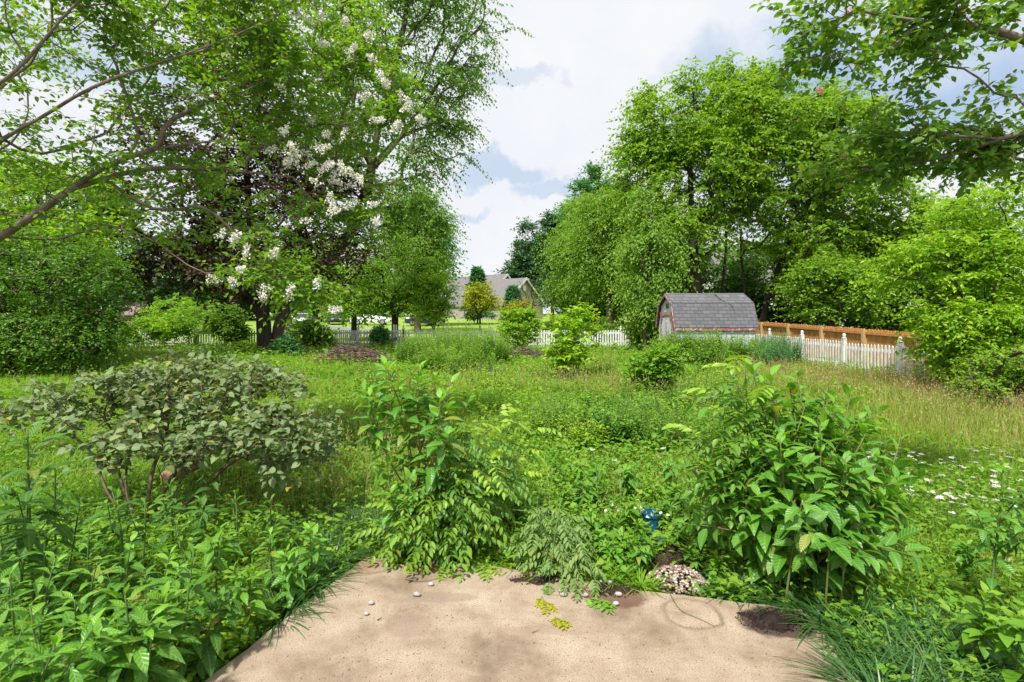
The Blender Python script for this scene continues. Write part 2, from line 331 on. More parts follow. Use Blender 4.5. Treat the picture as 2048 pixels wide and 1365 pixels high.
PATIO = [(-1.95, .2), (-1.377, 2.26), (-1.16, 2.95), (-.985, 3.47), (-.80, 3.48), (.083, 3.28), (.675, 3.06), (1.62, 2.83), (1.56, 2.26), (1.4, .2)]
def in_patio(x, y, grow=0.):
    poly = np.array(PATIO); c = poly.mean(0); poly = c+(poly-c)*(1+grow/1.6)
    inside = np.zeros(np.shape(x), bool); n = len(poly); j = n-1
    for i in range(n):
        xi, yi = poly[i]; xj, yj = poly[j]
        inside ^= ((yi > y) != (yj > y)) & (x < (xj-xi)*(y-yi)/(yj-yi+1e-12)+xi); j = i
    return inside
def build_patio():
    rng = np.random.default_rng(5); pts = []
    P = PATIO
    for i in range(len(P)):
        a = np.array(P[i]); b = np.array(P[(i+1) % len(P)]); k = max(2, int(np.linalg.norm(b-a)/.08))
        for j in range(k): pts.append(a+(b-a)*j/k+rng.normal(0, .004, 2))
    pts = np.array(pts); n = len(pts); c = pts.mean(0)
    d = nrm(pts-c); mb = MB()
    v = np.vstack([np.c_[pts-d*.012, np.zeros(n)], np.c_[pts, np.full(n, -.012)], np.c_[pts, np.full(n, -.14)], [[c[0], c[1], 0.]]])
    i = np.arange(n); j = (i+1) % n
    mb.add(v, q=np.vstack([np.stack([n+i, n+j, j, i], -1), np.stack([2*n+i, 2*n+j, n+j, n+i], -1)]), t=np.stack([i, j, np.full(n, 3*n)], -1))
    m, nt, b, out = base_mat('weathered_concrete')
    geo = nd(nt, 'ShaderNodeNewGeometry'); p = geo.outputs['Position']
    n1 = noise(nt, p, 2.3, 9, .66, .15); n2 = noise(nt, p, 130, 4, .75); n3 = noise(nt, p, 6, 6, .65)
    col = ramp(nt, n1, [(.28, (.13, .10, .072)), (.40, (.25, .19, .135)), (.52, (.38, .30, .22)), (.64, (.45, .37, .28)), (.8, (.50, .43, .34))])
    col = mixc(nt, ramp(nt, n2, [(.36, (.85, .85, .85)), (.5, (.15, .15, .15)), (.6, (0, 0, 0))]), col, (.20, .13, .09))
    col = mixc(nt, mth(nt, 'MULTIPLY', ramp(nt, n3, [(.45, (0, 0, 0)), (.7, (1, 1, 1))]), .4), col, (.26, .18, .12))
    vo = nd(nt, 'ShaderNodeTexVoronoi'); vo.inputs['Scale'].default_value = 45; nt.links.new(p, vo.inputs['Vector'])
    sp_ = ramp(nt, vo.outputs['Distance'], [(.06, (1, 1, 1)), (.12, (0, 0, 0))]); big = noise(nt, p, 9, 3)
    col = mixc(nt, mth(nt, 'MULTIPLY', sp_, ramp(nt, big, [(.5, (0, 0, 0)), (.58, (1, 1, 1))])), col, (.07, .05, .04))
    # stains left by pots and damp soil, each with an outline of its own
    def spot(x, y, rx, ry, inner, outer, c, amt, col):
        s = nd(nt, 'ShaderNodeVectorMath', operation='SUBTRACT'); nt.links.new(p, s.inputs[0]); s.inputs[1].default_value = (x, y, 0)
        mm = nd(nt, 'ShaderNodeVectorMath', operation='MULTIPLY'); nt.links.new(s.outputs[0], mm.inputs[0]); mm.inputs[1].default_value = (1/rx, 1/ry, 0)
        l = nd(nt, 'ShaderNodeVectorMath', operation='LENGTH'); nt.links.new(mm.outputs[0], l.inputs[0])
        dd = mth(nt, 'ADD', l.outputs['Value'], mth(nt, 'MULTIPLY', mth(nt, 'SUBTRACT', n3, .5), .75))
        st = [(0, (0,)*3 if inner > 0 else (1,)*3)]
        if inner > 0: st += [(inner*.5, (0,)*3), ((inner+.1)*.5, (1,)*3)]
        st += [(outer*.5, (1,)*3), ((outer+.16)*.5, (0,)*3)]
        f = ramp(nt, mth(nt, 'MULTIPLY', dd, .5), st)
        if inner > 0: f = mth(nt, 'MULTIPLY', f, ramp(nt, n1, [(.38, (.15,)*3), (.58, (1,)*3)]))
        return mixc(nt, mth(nt, 'MULTIPLY', f, amt), col, c)
    e = lambda px, py: (PX(px, py, EYE*1024/(py-640))[0], EYE*1024/(py-640))
    x, y = e(735, 1128); col = spot(x, y, .20, .15, .75, .95, (.13, .07, .045), .6, col); col = spot(x, y, .17, .12, 0, .8, (.25, .14, .085), .5, col)
    x, y = e(1385, 1228); col = spot(x, y, .155, .15, .82, .96, (.15, .105, .075), .75, col)
    x, y = e(1555, 1245); col = spot(x, y, .24, .16, 0, .8, (.05, .03, .025), .9, col)
    x, y = e(1230, 1195); col = spot(x, y, .2, .13, 0, .8, (.12, .06, .04), .8, col)
    x, y = e(880, 1195); col = spot(x, y, .24, .06, 0, .8, (.25, .19, .15), .6, col)
    x, y = e(820, 1250); col = spot(x, y, .16, .14, 0, .7, (.26, .18, .14), .5, col)
    x, y = e(1130, 1260); col = spot(x, y, .4, .05, 0, .7, (.27, .19, .14), .4, col)
    nt.links.new(col, b.inputs['Base Color']); b.inputs['Roughness'].default_value = .9; b.inputs['Specular IOR Level'].default_value = .2
    bp = nd(nt, 'ShaderNodeBump'); bp.inputs['Strength'].default_value = .8; bp.inputs['Distance'].default_value = .004; nt.links.new(n2, bp.inputs['Height']); nt.links.new(bp.outputs[0], b.inputs['Normal'])
    tag(mb.build('patio', m), kind='structure')
build_patio()

# ------------------------------------------------------------------ growing trees
def resample(pl, step):
    pl = np.asarray(pl, float); s = np.r_[0, np.cumsum(np.linalg.norm(np.diff(pl, axis=0), axis=1))]
    n = max(2, int(s[-1]/step)+1); t = np.linspace(0, s[-1], n)
    out = np.stack([np.interp(t, s, pl[:, k]) for k in range(3)], -1)
    for _ in range(2): out[1:-1] = .25*out[:-2]+.5*out[1:-1]+.25*out[2:]
    return out
def blob_pts(blobs, n, rng, shell=.55, carve=.0, f=1.):
    """blobs: (px, py, Y, rx_px, ry_px, rdepth_m[, weight])"""
    cs, rs, ws = [], [], []
    for b in blobs:
        px, py, Y, rx, ry, rd = b[:6]
        cs.append(PX(px, py, Y)); r = np.array([rx/1024*Y, rd, ry/1024*Y]); rs.append(r); ws.append((r[0]*r[2])*(b[6] if len(b) > 6 else 1))
    cs, rs, ws = np.array(cs), np.array(rs), np.array(ws)/sum(ws)
    out = np.zeros((0, 3))
    while len(out) < n:
        k = rng.choice(len(cs), n*2, p=ws); d = nrm(rng.normal(size=(n*2, 3))); r = rng.random(n*2)**(1/3.)
        r = np.where(rng.random(n*2) < shell, .72+.28*rng.random(n*2), r)
        p = cs[k]+rs[k]*d*r[:, None]
        if carve > 0:
            v = (np.sin(p[:, 0]*f*2.1+1)+np.sin(p[:, 1]*f*1.7+p[:, 0]*f)+np.sin(p[:, 2]*f*2.6+p[:, 1]*f*.8))/3
            p = p[v > -1+carve*1.4]
        p = p[p[:, 2] > .15+gz(p[:, 0], p[:, 1])]
        out = np.vstack([out, p])
    return out[:n]
def grow(trunks, targets, step=.5, kp=.35, sag=0., rng=None, turn=.4):
    pos, par, dr, pl = [], [], [], []
    for ti, tr in enumerate(trunks):
        r = resample(tr, step)
        for i, p in enumerate(r):
            if i == 0 and ti == 0: par.append(-1); pl.append(0.)
            elif i == 0:
                j = int(np.argmin(np.linalg.norm(np.array(pos)-p, axis=1))); par.append(j); pl.append(pl[j]+np.linalg.norm(pos[j]-p))
            else: par.append(len(pos)-1); pl.append(pl[-1]+step)
            pos.append(p); dr.append(nrm(r[min(i+1, len(r)-1)]-r[max(i-1, 0)]))
    cap = len(pos)+len(targets)*40+10
    A = np.zeros((cap, 3)); Dd = np.zeros((cap, 3)); Pl = np.zeros(cap); n = len(pos)
    A[:n] = pos; Dd[:n] = dr; Pl[:n] = pl; par = list(par)
    base = A[0]; order = np.argsort(np.linalg.norm(targets-base, axis=1)); tips = []; ntr = n
    minp = n and int(n*.0)
    for k in order:
        t = targets[k]; dv = t-A[:n]; d = np.linalg.norm(dv, axis=1)+1e-6
        cs = (dv*Dd[:n]).sum(1)/d
        cost = d*(1+turn*(1-cs))+kp*Pl[:n]
        j = int(np.argmin(cost)); ds = d[j]; m = max(1, int(math.ceil(ds/step)))
        m = min(m, 39)
        u = np.arange(1, m+1)/m
        ctrl = A[j]+Dd[j]*ds*.4
        pts = ((1-u)**2)[:, None]*A[j]+(2*u*(1-u))[:, None]*ctrl+(u**2)[:, None]*t
        pts[:, 2] -= sag*ds*np.sin(u*math.pi)
        if rng is not None and m > 1: pts[:-1] += rng.normal(0, .06*step, (m-1, 3))
        prev = j
        if n+m >= cap: break
        for i in range(m):
            A[n] = pts[i]; q = A[prev]; dd = pts[i]-q; l = np.linalg.norm(dd)+1e-9; Dd[n] = dd/l; Pl[n] = Pl[prev]+l; par.append(prev); prev = n; n += 1
        tips.append(prev)
    return A[:n], np.array(par), Dd[:n], np.array(tips), ntr
def skin(mb, A, par, tips, r_root, r_tip, k=6, min_r=0., flare=1.25):
    n = len(A); cnt = np.zeros(n); cnt[tips] = 1
    for i in range(n-1, 0, -1):
        if cnt[i] == 0: cnt[i] = .5
        cnt[par[i]] += cnt[i]
    e = math.log(r_root/r_tip)/math.log(max(cnt[0], 2)); r = r_tip*np.maximum(cnt, 1)**e
    ch = [[] for _ in range(n)]
    for i in range(1, n): ch[par[i]].append(i)
    st = [(0, -1)]
    while st:
        i, p0 = st.pop(); chain = [i]
        while ch[i]:
            c = max(ch[i], key=lambda a: cnt[a])
            for b in ch[i]:
                if b != c: st.append((b, i))
            chain.append(c); i = c
        pts = A[chain]; rr = r[chain].copy()
        if p0 >= 0: pts = np.vstack([A[p0], pts]); rr = np.r_[rr[0], rr]
        else: rr[0] *= flare
        if len(pts) < 2 or rr.max() < min_r: continue
        kk = k if rr.max() > r_root*.25 else max(3, k-2) if rr.max() > r_root*.08 else 3
        mb.tube(pts, rr, kk)
    return r
def spray(mbL, tips, dirs, rng, T=4, K=6, tl=.5, L=.1, W=.05, droop=.2, up=.1, tn='q', young=.15, spread=.9, mbT=None, tr_=.003, ldroop=.2, flat=1.0, bend=.15, Nup=1.):
    n = len(tips); P0 = np.repeat(tips, T, 0); d0 = np.repeat(dirs, T, 0)
    td = d0*.5+rng.normal(size=(n*T, 3))*spread*[1, 1, .6*flat]; td[:, 2] += up; td = nrm(td)
    ln = tl*(.5+rng.random(n*T))
    if mbT is not None: sticks(mbT, P0, td, ln, np.full(n*T, tr_), droop)
    u = (np.tile(np.arange(K), n*T)+.5+rng.uniform(-.3, .3, n*T*K))/K
    P = np.repeat(P0, K, 0); D = np.repeat(td, K, 0); l = np.repeat(ln, K)
    side = nrm(np.cross(D, [0, 0, 1.])); sg = np.where(np.arange(n*T*K) % 2, 1., -1.)[:, None]
    pos = P+D*(u*l)[:, None]; pos[:, 2] -= droop*(u**2)*l
    ld = D*.55+side*sg*.85+rng.normal(size=(len(P), 3))*.35; ld[:, 2] -= ldroop
    N = np.array([0, 0, Nup])+rng.normal(size=(len(P), 3))*.45
    LL = L*(.65+.6*rng.random(len(P))); 
    A = young*2*np.clip(rng.random(len(P))*.6+np.repeat(rng.random(n*T), K)*.8-.3, 0, 1)+np.where(u > .8, young, 0)
    leaves(mbL, tn, pos, ld, N, LL, LL*W/L, bend, rng.random(len(P)), A)
def make_tree(name, label, cat, base, trunks, blobs, n, seed, leaf, bark=BARK, r=.2, rt=.012, step=.5, shell=.55, carve=.3, f=1., kp=.35, k=6, group=None, sp={}, min_r=0, sag=0, inner=.0, fname='crown', extra=None):
    rng = np.random.default_rng(seed); root = thing(name, label, cat, base, group=group)
    t = blob_pts(blobs, n, rng, shell, carve, f)
    A, par, Dd, tips, ntr = grow(trunks, t, step, kp, sag, rng)
    b = MB(); skin(b, A, par, tips, r, rt, k, min_r); b.uc = False; b.build('trunk', bark, root, smooth=True)
    lf = MB(); tp, td = A[tips], Dd[tips]
    if inner > 0:
        ids = np.arange(ntr, len(A)); ids = ids[rng.random(len(ids)) < inner]; tp = np.vstack([tp, A[ids]]); td = np.vstack([td, Dd[ids]])
    s = dict(sp); tw = s.pop('twigs', None); tb = MB() if tw else None
    spray(lf, tp, td, rng, mbT=tb, **s)
    if tb: tb.uc = False; tb.build('twigs', bark, root)
    lf.build(fname, LF[leaf], root, smooth=s.get('tn', 'q') != 'q')
    if extra: extra(root, A, Dd, tips, rng)
    return root
def poly(*pts): return [PX(*p) for p in pts]

# ------------------------------------------------------------------ fences
WHITE = noisy_mat('weathered_white_paint', [(.3, (.50, .49, .47)), (.55, (.74, .73, .71)), (.8, (.80, .79, .77))], 5, .6, .15, 25)
CEDAR = noisy_mat('cedar_boards', [(.3, (.36, .15, .045)), (.55, (.56, .27, .09)), (.8, (.66, .38, .16))], 3, .8, .3, 20, stretch=(6, 6, .5))
CEDARP = noisy_mat('pale_cedar_post', [(.3, (.40, .25, .11)), (.7, (.58, .40, .20))], 3, .8, .2, 20, stretch=(6, 6, .5))
GREYW = noisy_mat('grey_weathered_wood', [(.3, (.12, .10, .09)), (.7, (.26, .23, .21))], 4, .9, .3, 20)
def rotm(dx, dy):
    l = math.hypot(dx, dy); c, s = dx/l, dy/l
    return np.array([[c, -s, 0], [s, c, 0], [0, 0, 1.]])
def picket_panel(mb, a, b, za, zb, top, n, rng, missing=0., round_top=True):
    """pickets between the points a and b, ground heights za zb"""
    a, b = np.array(a), np.array(b); L = np.linalg.norm(b-a); Rm = rotm(*(b-a))
    for i in range(n):
        if rng.random() < missing: continue
        u = (i+.5)/n; x = u*L; z = za+(zb-za)*u; w_ = .029 if a[0] > 10 and b[0] > 10 else .042; t = .02
        off = np.array([a[0], a[1], z]); ti = rng.normal(0, .006); h = top+rng.normal(0, .006)
        v = np.array([[x-w_, -t, .04], [x+w_, -t, .04], [x+w_+ti, -t, h-.04], [x+ti, -t, h], [x-w_+ti, -t, h-.04],
                      [x-w_, 0, .04], [x+w_, 0, .04], [x+w_+ti, 0, h-.04], [x+ti, 0, h], [x-w_+ti, 0, h-.04]])
        mb.add(v@Rm.T+off, q=[[0, 1, 2, 4], [5, 9, 7, 6], [1, 6, 7, 2], [2, 7, 8, 3], [3, 8, 9, 4], [4, 9, 5, 0], [0, 5, 6, 1]], t=[[4, 2, 3], [9, 8, 7]])
def rail(mb, a, b, za, zb, z, off=.004, th=.03, hh=.045):
    a, b = np.array(a), np.array(b); L = np.linalg.norm(b-a); Rm = rotm(*(b-a))
    v = []
    for x, zz in ((0, za), (L, zb)):
        for y, dz in ((off, -hh), (off+th, -hh), (off+th, hh), (off, hh)): v.append([x, y, zz+z+dz])
    mb.add(np.array(v)@Rm.T+[a[0], a[1], 0], q=[[0, 1, 5, 4], [1, 2, 6, 5], [2, 3, 7, 6], [3, 0, 4, 7], [0, 3, 2, 1], [4, 5, 6, 7]])
def post(mb, p, z, h, s=.055, ball=True):
    x, y = p; mb.box(x-s, x+s, y-s, y+s, z-.05, z+h)
    if ball:
        n = 8; zz = z+h; prof = [(s*1.25, 0), (s*1.25, .025), (s*.6, .04), (s*.85, .07), (s*.95, .1), (s*.8, .13), (s*.4, .155), (.002, .165)]
        v = [[x+r*math.cos(a*2*math.pi/n), y+r*math.sin(a*2*math.pi/n), zz+.001+h2] for r, h2 in prof for a in range(n)]
        mb.add(v, q=[[k*n+a, k*n+(a+1) % n, k*n+n+(a+1) % n, k*n+n+a] for k in range(len(prof)-1) for a in range(n)]+[[0, 7, 6, 5], [0, 5, 4, 3]])
def white_fence(label, pts, tops, post_h, group, missing=0., seed=1, n=16):
    rng = np.random.default_rng(seed)
    g = lambda p: float(gz(p[0], p[1]))
    root = thing('picket_fence', label, 'fence', (pts[0][0], pts[0][1], g(pts[0])), group=group)
    for i, p in enumerate(pts):
        mb = MB(); post(mb, p, g(p), post_h[i]); mb.build('post', WHITE, root)
    for i in range(len(pts)-1):
        a = np.array(pts[i]); b = np.array(pts[i+1]); d = (b-a)/np.linalg.norm(b-a)*.058
        za, zb = g(a), g(b); zm = (za+zb)/2+rng.normal(0, .012)
        mb = MB(); picket_panel(mb, a+d, b-d, zm, zm, tops[i], n, rng, missing); mb.build('picket_panel', WHITE, root)
        mb = MB(); rail(mb, a+d, b-d, zm, zm, tops[i]-.17); mb.build('rail', WHITE, root)
        mb = MB(); rail(mb, a+d, b-d, zm, zm, .22); mb.build('rail', WHITE, root)
    return root
FY = 29.0
white_fence('weathered white picket fence running down the right side in front of the cedar fence', [(10.8, FY-.3-2.41*i) for i in range(8)],
            [1.0, 1.0, .98, .98, .97, .98, .98], [1.08]*8, 'white picket fences', .02, 2)
xs = [-22.5+2.42*i for i in range(5)]
white_fence('white picket fence at the back of the yard, overgrown stretch left of the dark tree', [(x, FY) for x in [-25.2+2.44*i for i in range(7)]], [1.0]*6, [1.02]*7, 'white picket fences', .06, 3)
white_fence('white picket fence at the back of the yard, stretch behind the brush pile', [(x, FY) for x in (-10.5, -8.7, -6.15)], [1.0]*2, [1.14]*3, 'white picket fences', .04, 4, 14)
white_fence('white picket fence at the back of the yard between the leaning gate and the shed', [(-6.4+2.46*(i+1)-2.2, FY) for i in range(8)], [1.0]*7, [1.05]*8, 'white picket fences', .05, 5)
def gate():
    rng = np.random.default_rng(9); x0 = -7.05; z = float(gz(x0, FY-.3))
    root = thing('picket_gate', 'leaning white gate with tall frame posts and a loose board, behind the brush pile', 'gate', (x0, FY-.3, z))
    for x, h in ((-7.3, 1.05), (-6.62, 1.32), (-6.48, 1.30)):
        mb = MB(); mb.box(x-.04, x+.04, FY-.34, FY-.26, z-.03, z+h); mb.build('frame_post', WHITE, root)
    mb = MB(); rail(mb, (-7.95, FY-.40), (-6.2, FY-.40), z, z+.12, .86, 0, .03, .04); mb.build('top_rail', WHITE, root)
    mb = MB(); rail(mb, (-7.4, FY-.45), (-6.4, FY-.45), z-.05, z+.3, .25, 0, .025, .09); mb.build('loose_board', GREYW, root)
gate()
def cedar():
    X = 12.3; ys = [27.6-2.44*i for i in range(8)]; zt = lambda y: 1.5-.03*max(0, 25-y)
    root = thing('cedar_fence', 'tall orange brown cedar board fence behind the white pickets', 'fence', (X, ys[-1], gz(X, ys[-1])))
    rng = np.random.default_rng(3)
    for i, y in enumerate(ys):
        mb = MB(); mb.box(X-.10, X+.03, y-.06, y+.06, gz(X, y)-.3, zt(y)-.03); mb.build('post', CEDARP, root)
    for i in range(len(ys)-1):
        y1, y0 = ys[i]-.063, ys[i+1]+.063; mb = MB(); n = 16
        for k in range(n):
            a = y0+(y1-y0)*k/n; b = y0+(y1-y0)*(k+1)/n-.006; o = rng.normal(0, .003); t0 = zt((a+b)/2)+rng.normal(0, .006); z0 = float(gz(X, a))-.2
            w_ = (b-a)*.22
            v = [[X+.034+o+dx, yy, zz] for dx in (0, .018) for yy, zz in ((a, z0), (b, z0), (b, t0-.04), (b-w_, t0), (a+w_, t0), (a, t0-.04))]
            mb.add(v, q=[[0, 1, 2, 5], [5, 2, 3, 4], [6, 11, 8, 7], [11, 10, 9, 8]]+[[p, 6+p, 6+(p+1) % 6, (p+1) % 6] for p in range(6)])
        mb.build('board_panel', CEDAR, root)
        for zz, hh in ((-.14, .045), (-1.35, .04)):
            mb = MB(); v = [[X+dx, yy, zt(yy)+zz+dz] for yy in (y0, y1) for dx, dz in ((-.035, -hh), (.02, -hh), (.02, hh), (-.035, hh))]
            mb.add(v, q=[[0, 1, 5, 4], [1, 2, 6, 5], [2, 3, 7, 6], [3, 0, 4, 7], [0, 3, 2, 1], [4, 5, 6, 7]]); mb.build('rail', CEDAR, root)
cedar()

# ------------------------------------------------------------------ the shed
def brickish(name, stops, mortar, bw, bh, gap, axis=(0, 2), bump=.4, rough=.85, nscale=8):
    m, nt, b, out = base_mat(name)
    tc = nd(nt, 'ShaderNodeTexCoord'); sp = nd(nt, 'ShaderNodeSeparateXYZ'); nt.links.new(tc.outputs['Object'], sp.inputs[0])
    cb = nd(nt, 'ShaderNodeCombineXYZ'); nt.links.new(sp.outputs[axis[0]], cb.inputs[0]); nt.links.new(sp.outputs[axis[1]], cb.inputs[1])
    br = nd(nt, 'ShaderNodeTexBrick'); nt.links.new(cb.outputs[0], br.inputs[0]); br.inputs['Scale'].default_value = 1
    br.inputs['Brick Width'].default_value = bw; br.inputs['Row Height'].default_value = bh; br.inputs['Mortar Size'].default_value = gap
    br.inputs['Color1'].default_value = (*stops[0], 1); br.inputs['Color2'].default_value = (*stops[1], 1); br.inputs['Mortar'].default_value = (*mortar, 1)
    n = noise(nt, tc.outputs['Object'], nscale, 5)
    col = mixc(nt, .35, br.outputs[0], ramp(nt, n, [(.3, stops[0]), (.7, stops[1])])); nt.links.new(col, b.inputs['Base Color']); b.inputs['Roughness'].default_value = rough
    bp = nd(nt, 'ShaderNodeBump'); bp.inputs['Strength'].default_value = bump; bp.inputs['Distance'].default_value = .01; bp.invert = True
    nt.links.new(br.outputs['Fac'], bp.inputs['Height']); nt.links.new(bp.outputs[0], b.inputs['Normal'])
    return m
def shed():
    x0, x1, y0, y1 = 6.1, 9.1, 19.0, 21.5; ym = (y0+y1)/2; g = 0.0
    root = thing('garden_shed', 'small white barn shed with a grey shingled gambrel roof and red trim', 'shed', ((x0+x1)/2, ym, g))
    SH = brickish('roof_shingles', [(.085, .085, .095), (.14, .14, .15)], (.035, .035, .04), .3, .13, .012, bump=.6)
    WP = brickish('peeling_white_siding', [(.36, .38, .42), (.62, .64, .68)], (.16, .16, .17), .2, 6, .01, (0, 1), .5, .8, 14)
    WG = brickish('peeling_white_gable', [(.50, .53, .58), (.66, .68, .72)], (.22, .22, .24), .2, 6, .008, (1, 0), .5, .8, 14)
    RED = noisy_mat('faded_red_trim', [(.35, (.17, .055, .05)), (.5, (.30, .13, .115)), (.62, (.50, .42, .40))], 16, .8, .2)
    prof = [(y0, 1.30), (y0+.38, 2.22), (ym, 2.62), (y1-.38, 2.22), (y1, 1.30)]
    ins = [(y0+.06, -.02), (y0+.06, 1.32), (y0+.42, 2.17), (ym, 2.55), (y1-.42, 2.17), (y1-.06, 1.32), (y1-.06, -.02)]
    for x, flip in ((x0+.06, 0), (x1-.06, 1)):
        mb = MB(); v = [(x, y, z) for y, z in ins]; mb.add(v, t=[[0, 1, 2], [0, 2, 3], [0, 3, 6], [3, 4, 6], [4, 5, 6]]); mb.build('gable_wall', WG, root)
    for y in (y0+.06, y1-.06): mb = MB(); mb.add([(x0+.063, y, -.02), (x1-.063, y, -.02), (x1-.063, y, 1.32), (x0+.063, y, 1.32)], q=[[0, 1, 2, 3]]); mb.build('side_wall', WP, root)
    def thick(a, b, x0_, x1_, t):
        mb = MB(); ny, nz = -(b[1]-a[1]), (b[0]-a[0]); l = math.hypot(ny, nz); ny, nz = ny/l*t, nz/l*t
        m = 12; V = []
        rg = np.random.default_rng(7)
        for i in range(m+1):
            x = x0_+(x1_-x0_)*i/m; j = rg.normal(0, .006)
            for (y, z) in (a, b): V.append((x, y, z+j))
            for (y, z) in (a, b): V.append((x, y+ny, z+nz+j))
        q = []
        for i in range(m):
            o = 4*i; q += [[o, o+1, o+5, o+4], [o+2, o+6, o+7, o+3], [o, o+4, o+6, o+2], [o+1, o+3, o+7, o+5]]
        q += [[0, 2, 3, 1], [4*m, 4*m+1, 4*m+3, 4*m+2]]
        mb.add(V, q=q); return mb
    for a, b in zip(prof[:-1], prof[1:]):
        thick(a, b, x0-.05, x1+.05, .035).build('roof_slope', SH, root)
    mb = MB(); mb.box(x0-.04, x1+.04, y0-.03, y0+.04, 1.20, 1.285); mb.build('eave_trim', RED, root)
    for a, b in zip(prof[:-1], prof[1:]):
        mb = MB(); d = np.array([b[0]-a[0], b[1]-a[1]]); d /= np.linalg.norm(d); nn = np.array([-d[1], d[0]])*-.075
        pts = [a, b, (b[0]+nn[0], b[1]+nn[1]), (a[0]+nn[0], a[1]+nn[1])]
        v = [(x0-.085+dx, p[0], p[1]) for dx in (0, .03) for p in pts]
        mb.add(v, q=[[0, 1, 2, 3], [4, 7, 6, 5], [0, 4, 5, 1], [1, 5, 6, 2], [2, 6, 7, 3], [3, 7, 4, 0]]); mb.build('rake_trim', RED, root)
    xd = x0+.03
    for ya, yb in ((ym-.62, ym-.03), (ym+.03, ym+.62)):
        mb = MB(); mb.box(xd-.02, xd+.02, ya, yb, .05, 1.72); mb.build('door', WG, root)
    for a in ((ym-.75, ym-.64, .0, 1.75), (ym+.64, ym+.75, 0, 1.75), (ym-.028, ym+.028, 0, 1.74), (ym-.8, ym+.8, 1.76, 1.90)):
        mb = MB(); mb.box(xd-.045, xd+.02, *a); mb.build('door_trim', RED, root)
    for s in (-1, 1):
        mb = MB(); yb = ym+s*.62; mb.add([(xd-.05, yb, 1.45), (xd-.05, yb, 1.74), (xd-.05, yb-s*.24, 1.74), (xd-.05, yb-s*.07, 1.6)], q=[[0, 1, 2, 3]]); mb.build('door_bracket', RED, root)
    mb = MB(); mb.box(x0+.03, x0+.055, ym-.14, ym+.14, 2.05, 2.25)
    for k in range(5): mb.box(x0+.015, x0+.029, ym-.13, ym+.13, 2.065+k*.037, 2.085+k*.037)
    mb.build('gable_vent', GREYW, root)
    mb = MB(); mb.tube([(7.9, 20.5, 2.67), (7.95, 19.9, 2.55), (8.0, 19.45, 2.33), (8.25, 19.3, 2.18), (8.35, 19.2, 1.98)], [.022, .02, .018, .014, .007], 5)
    tag(mb.build('dead_branch', TWIG), 'dead branch lying over the grey shingled shed roof', 'branch')
shed()

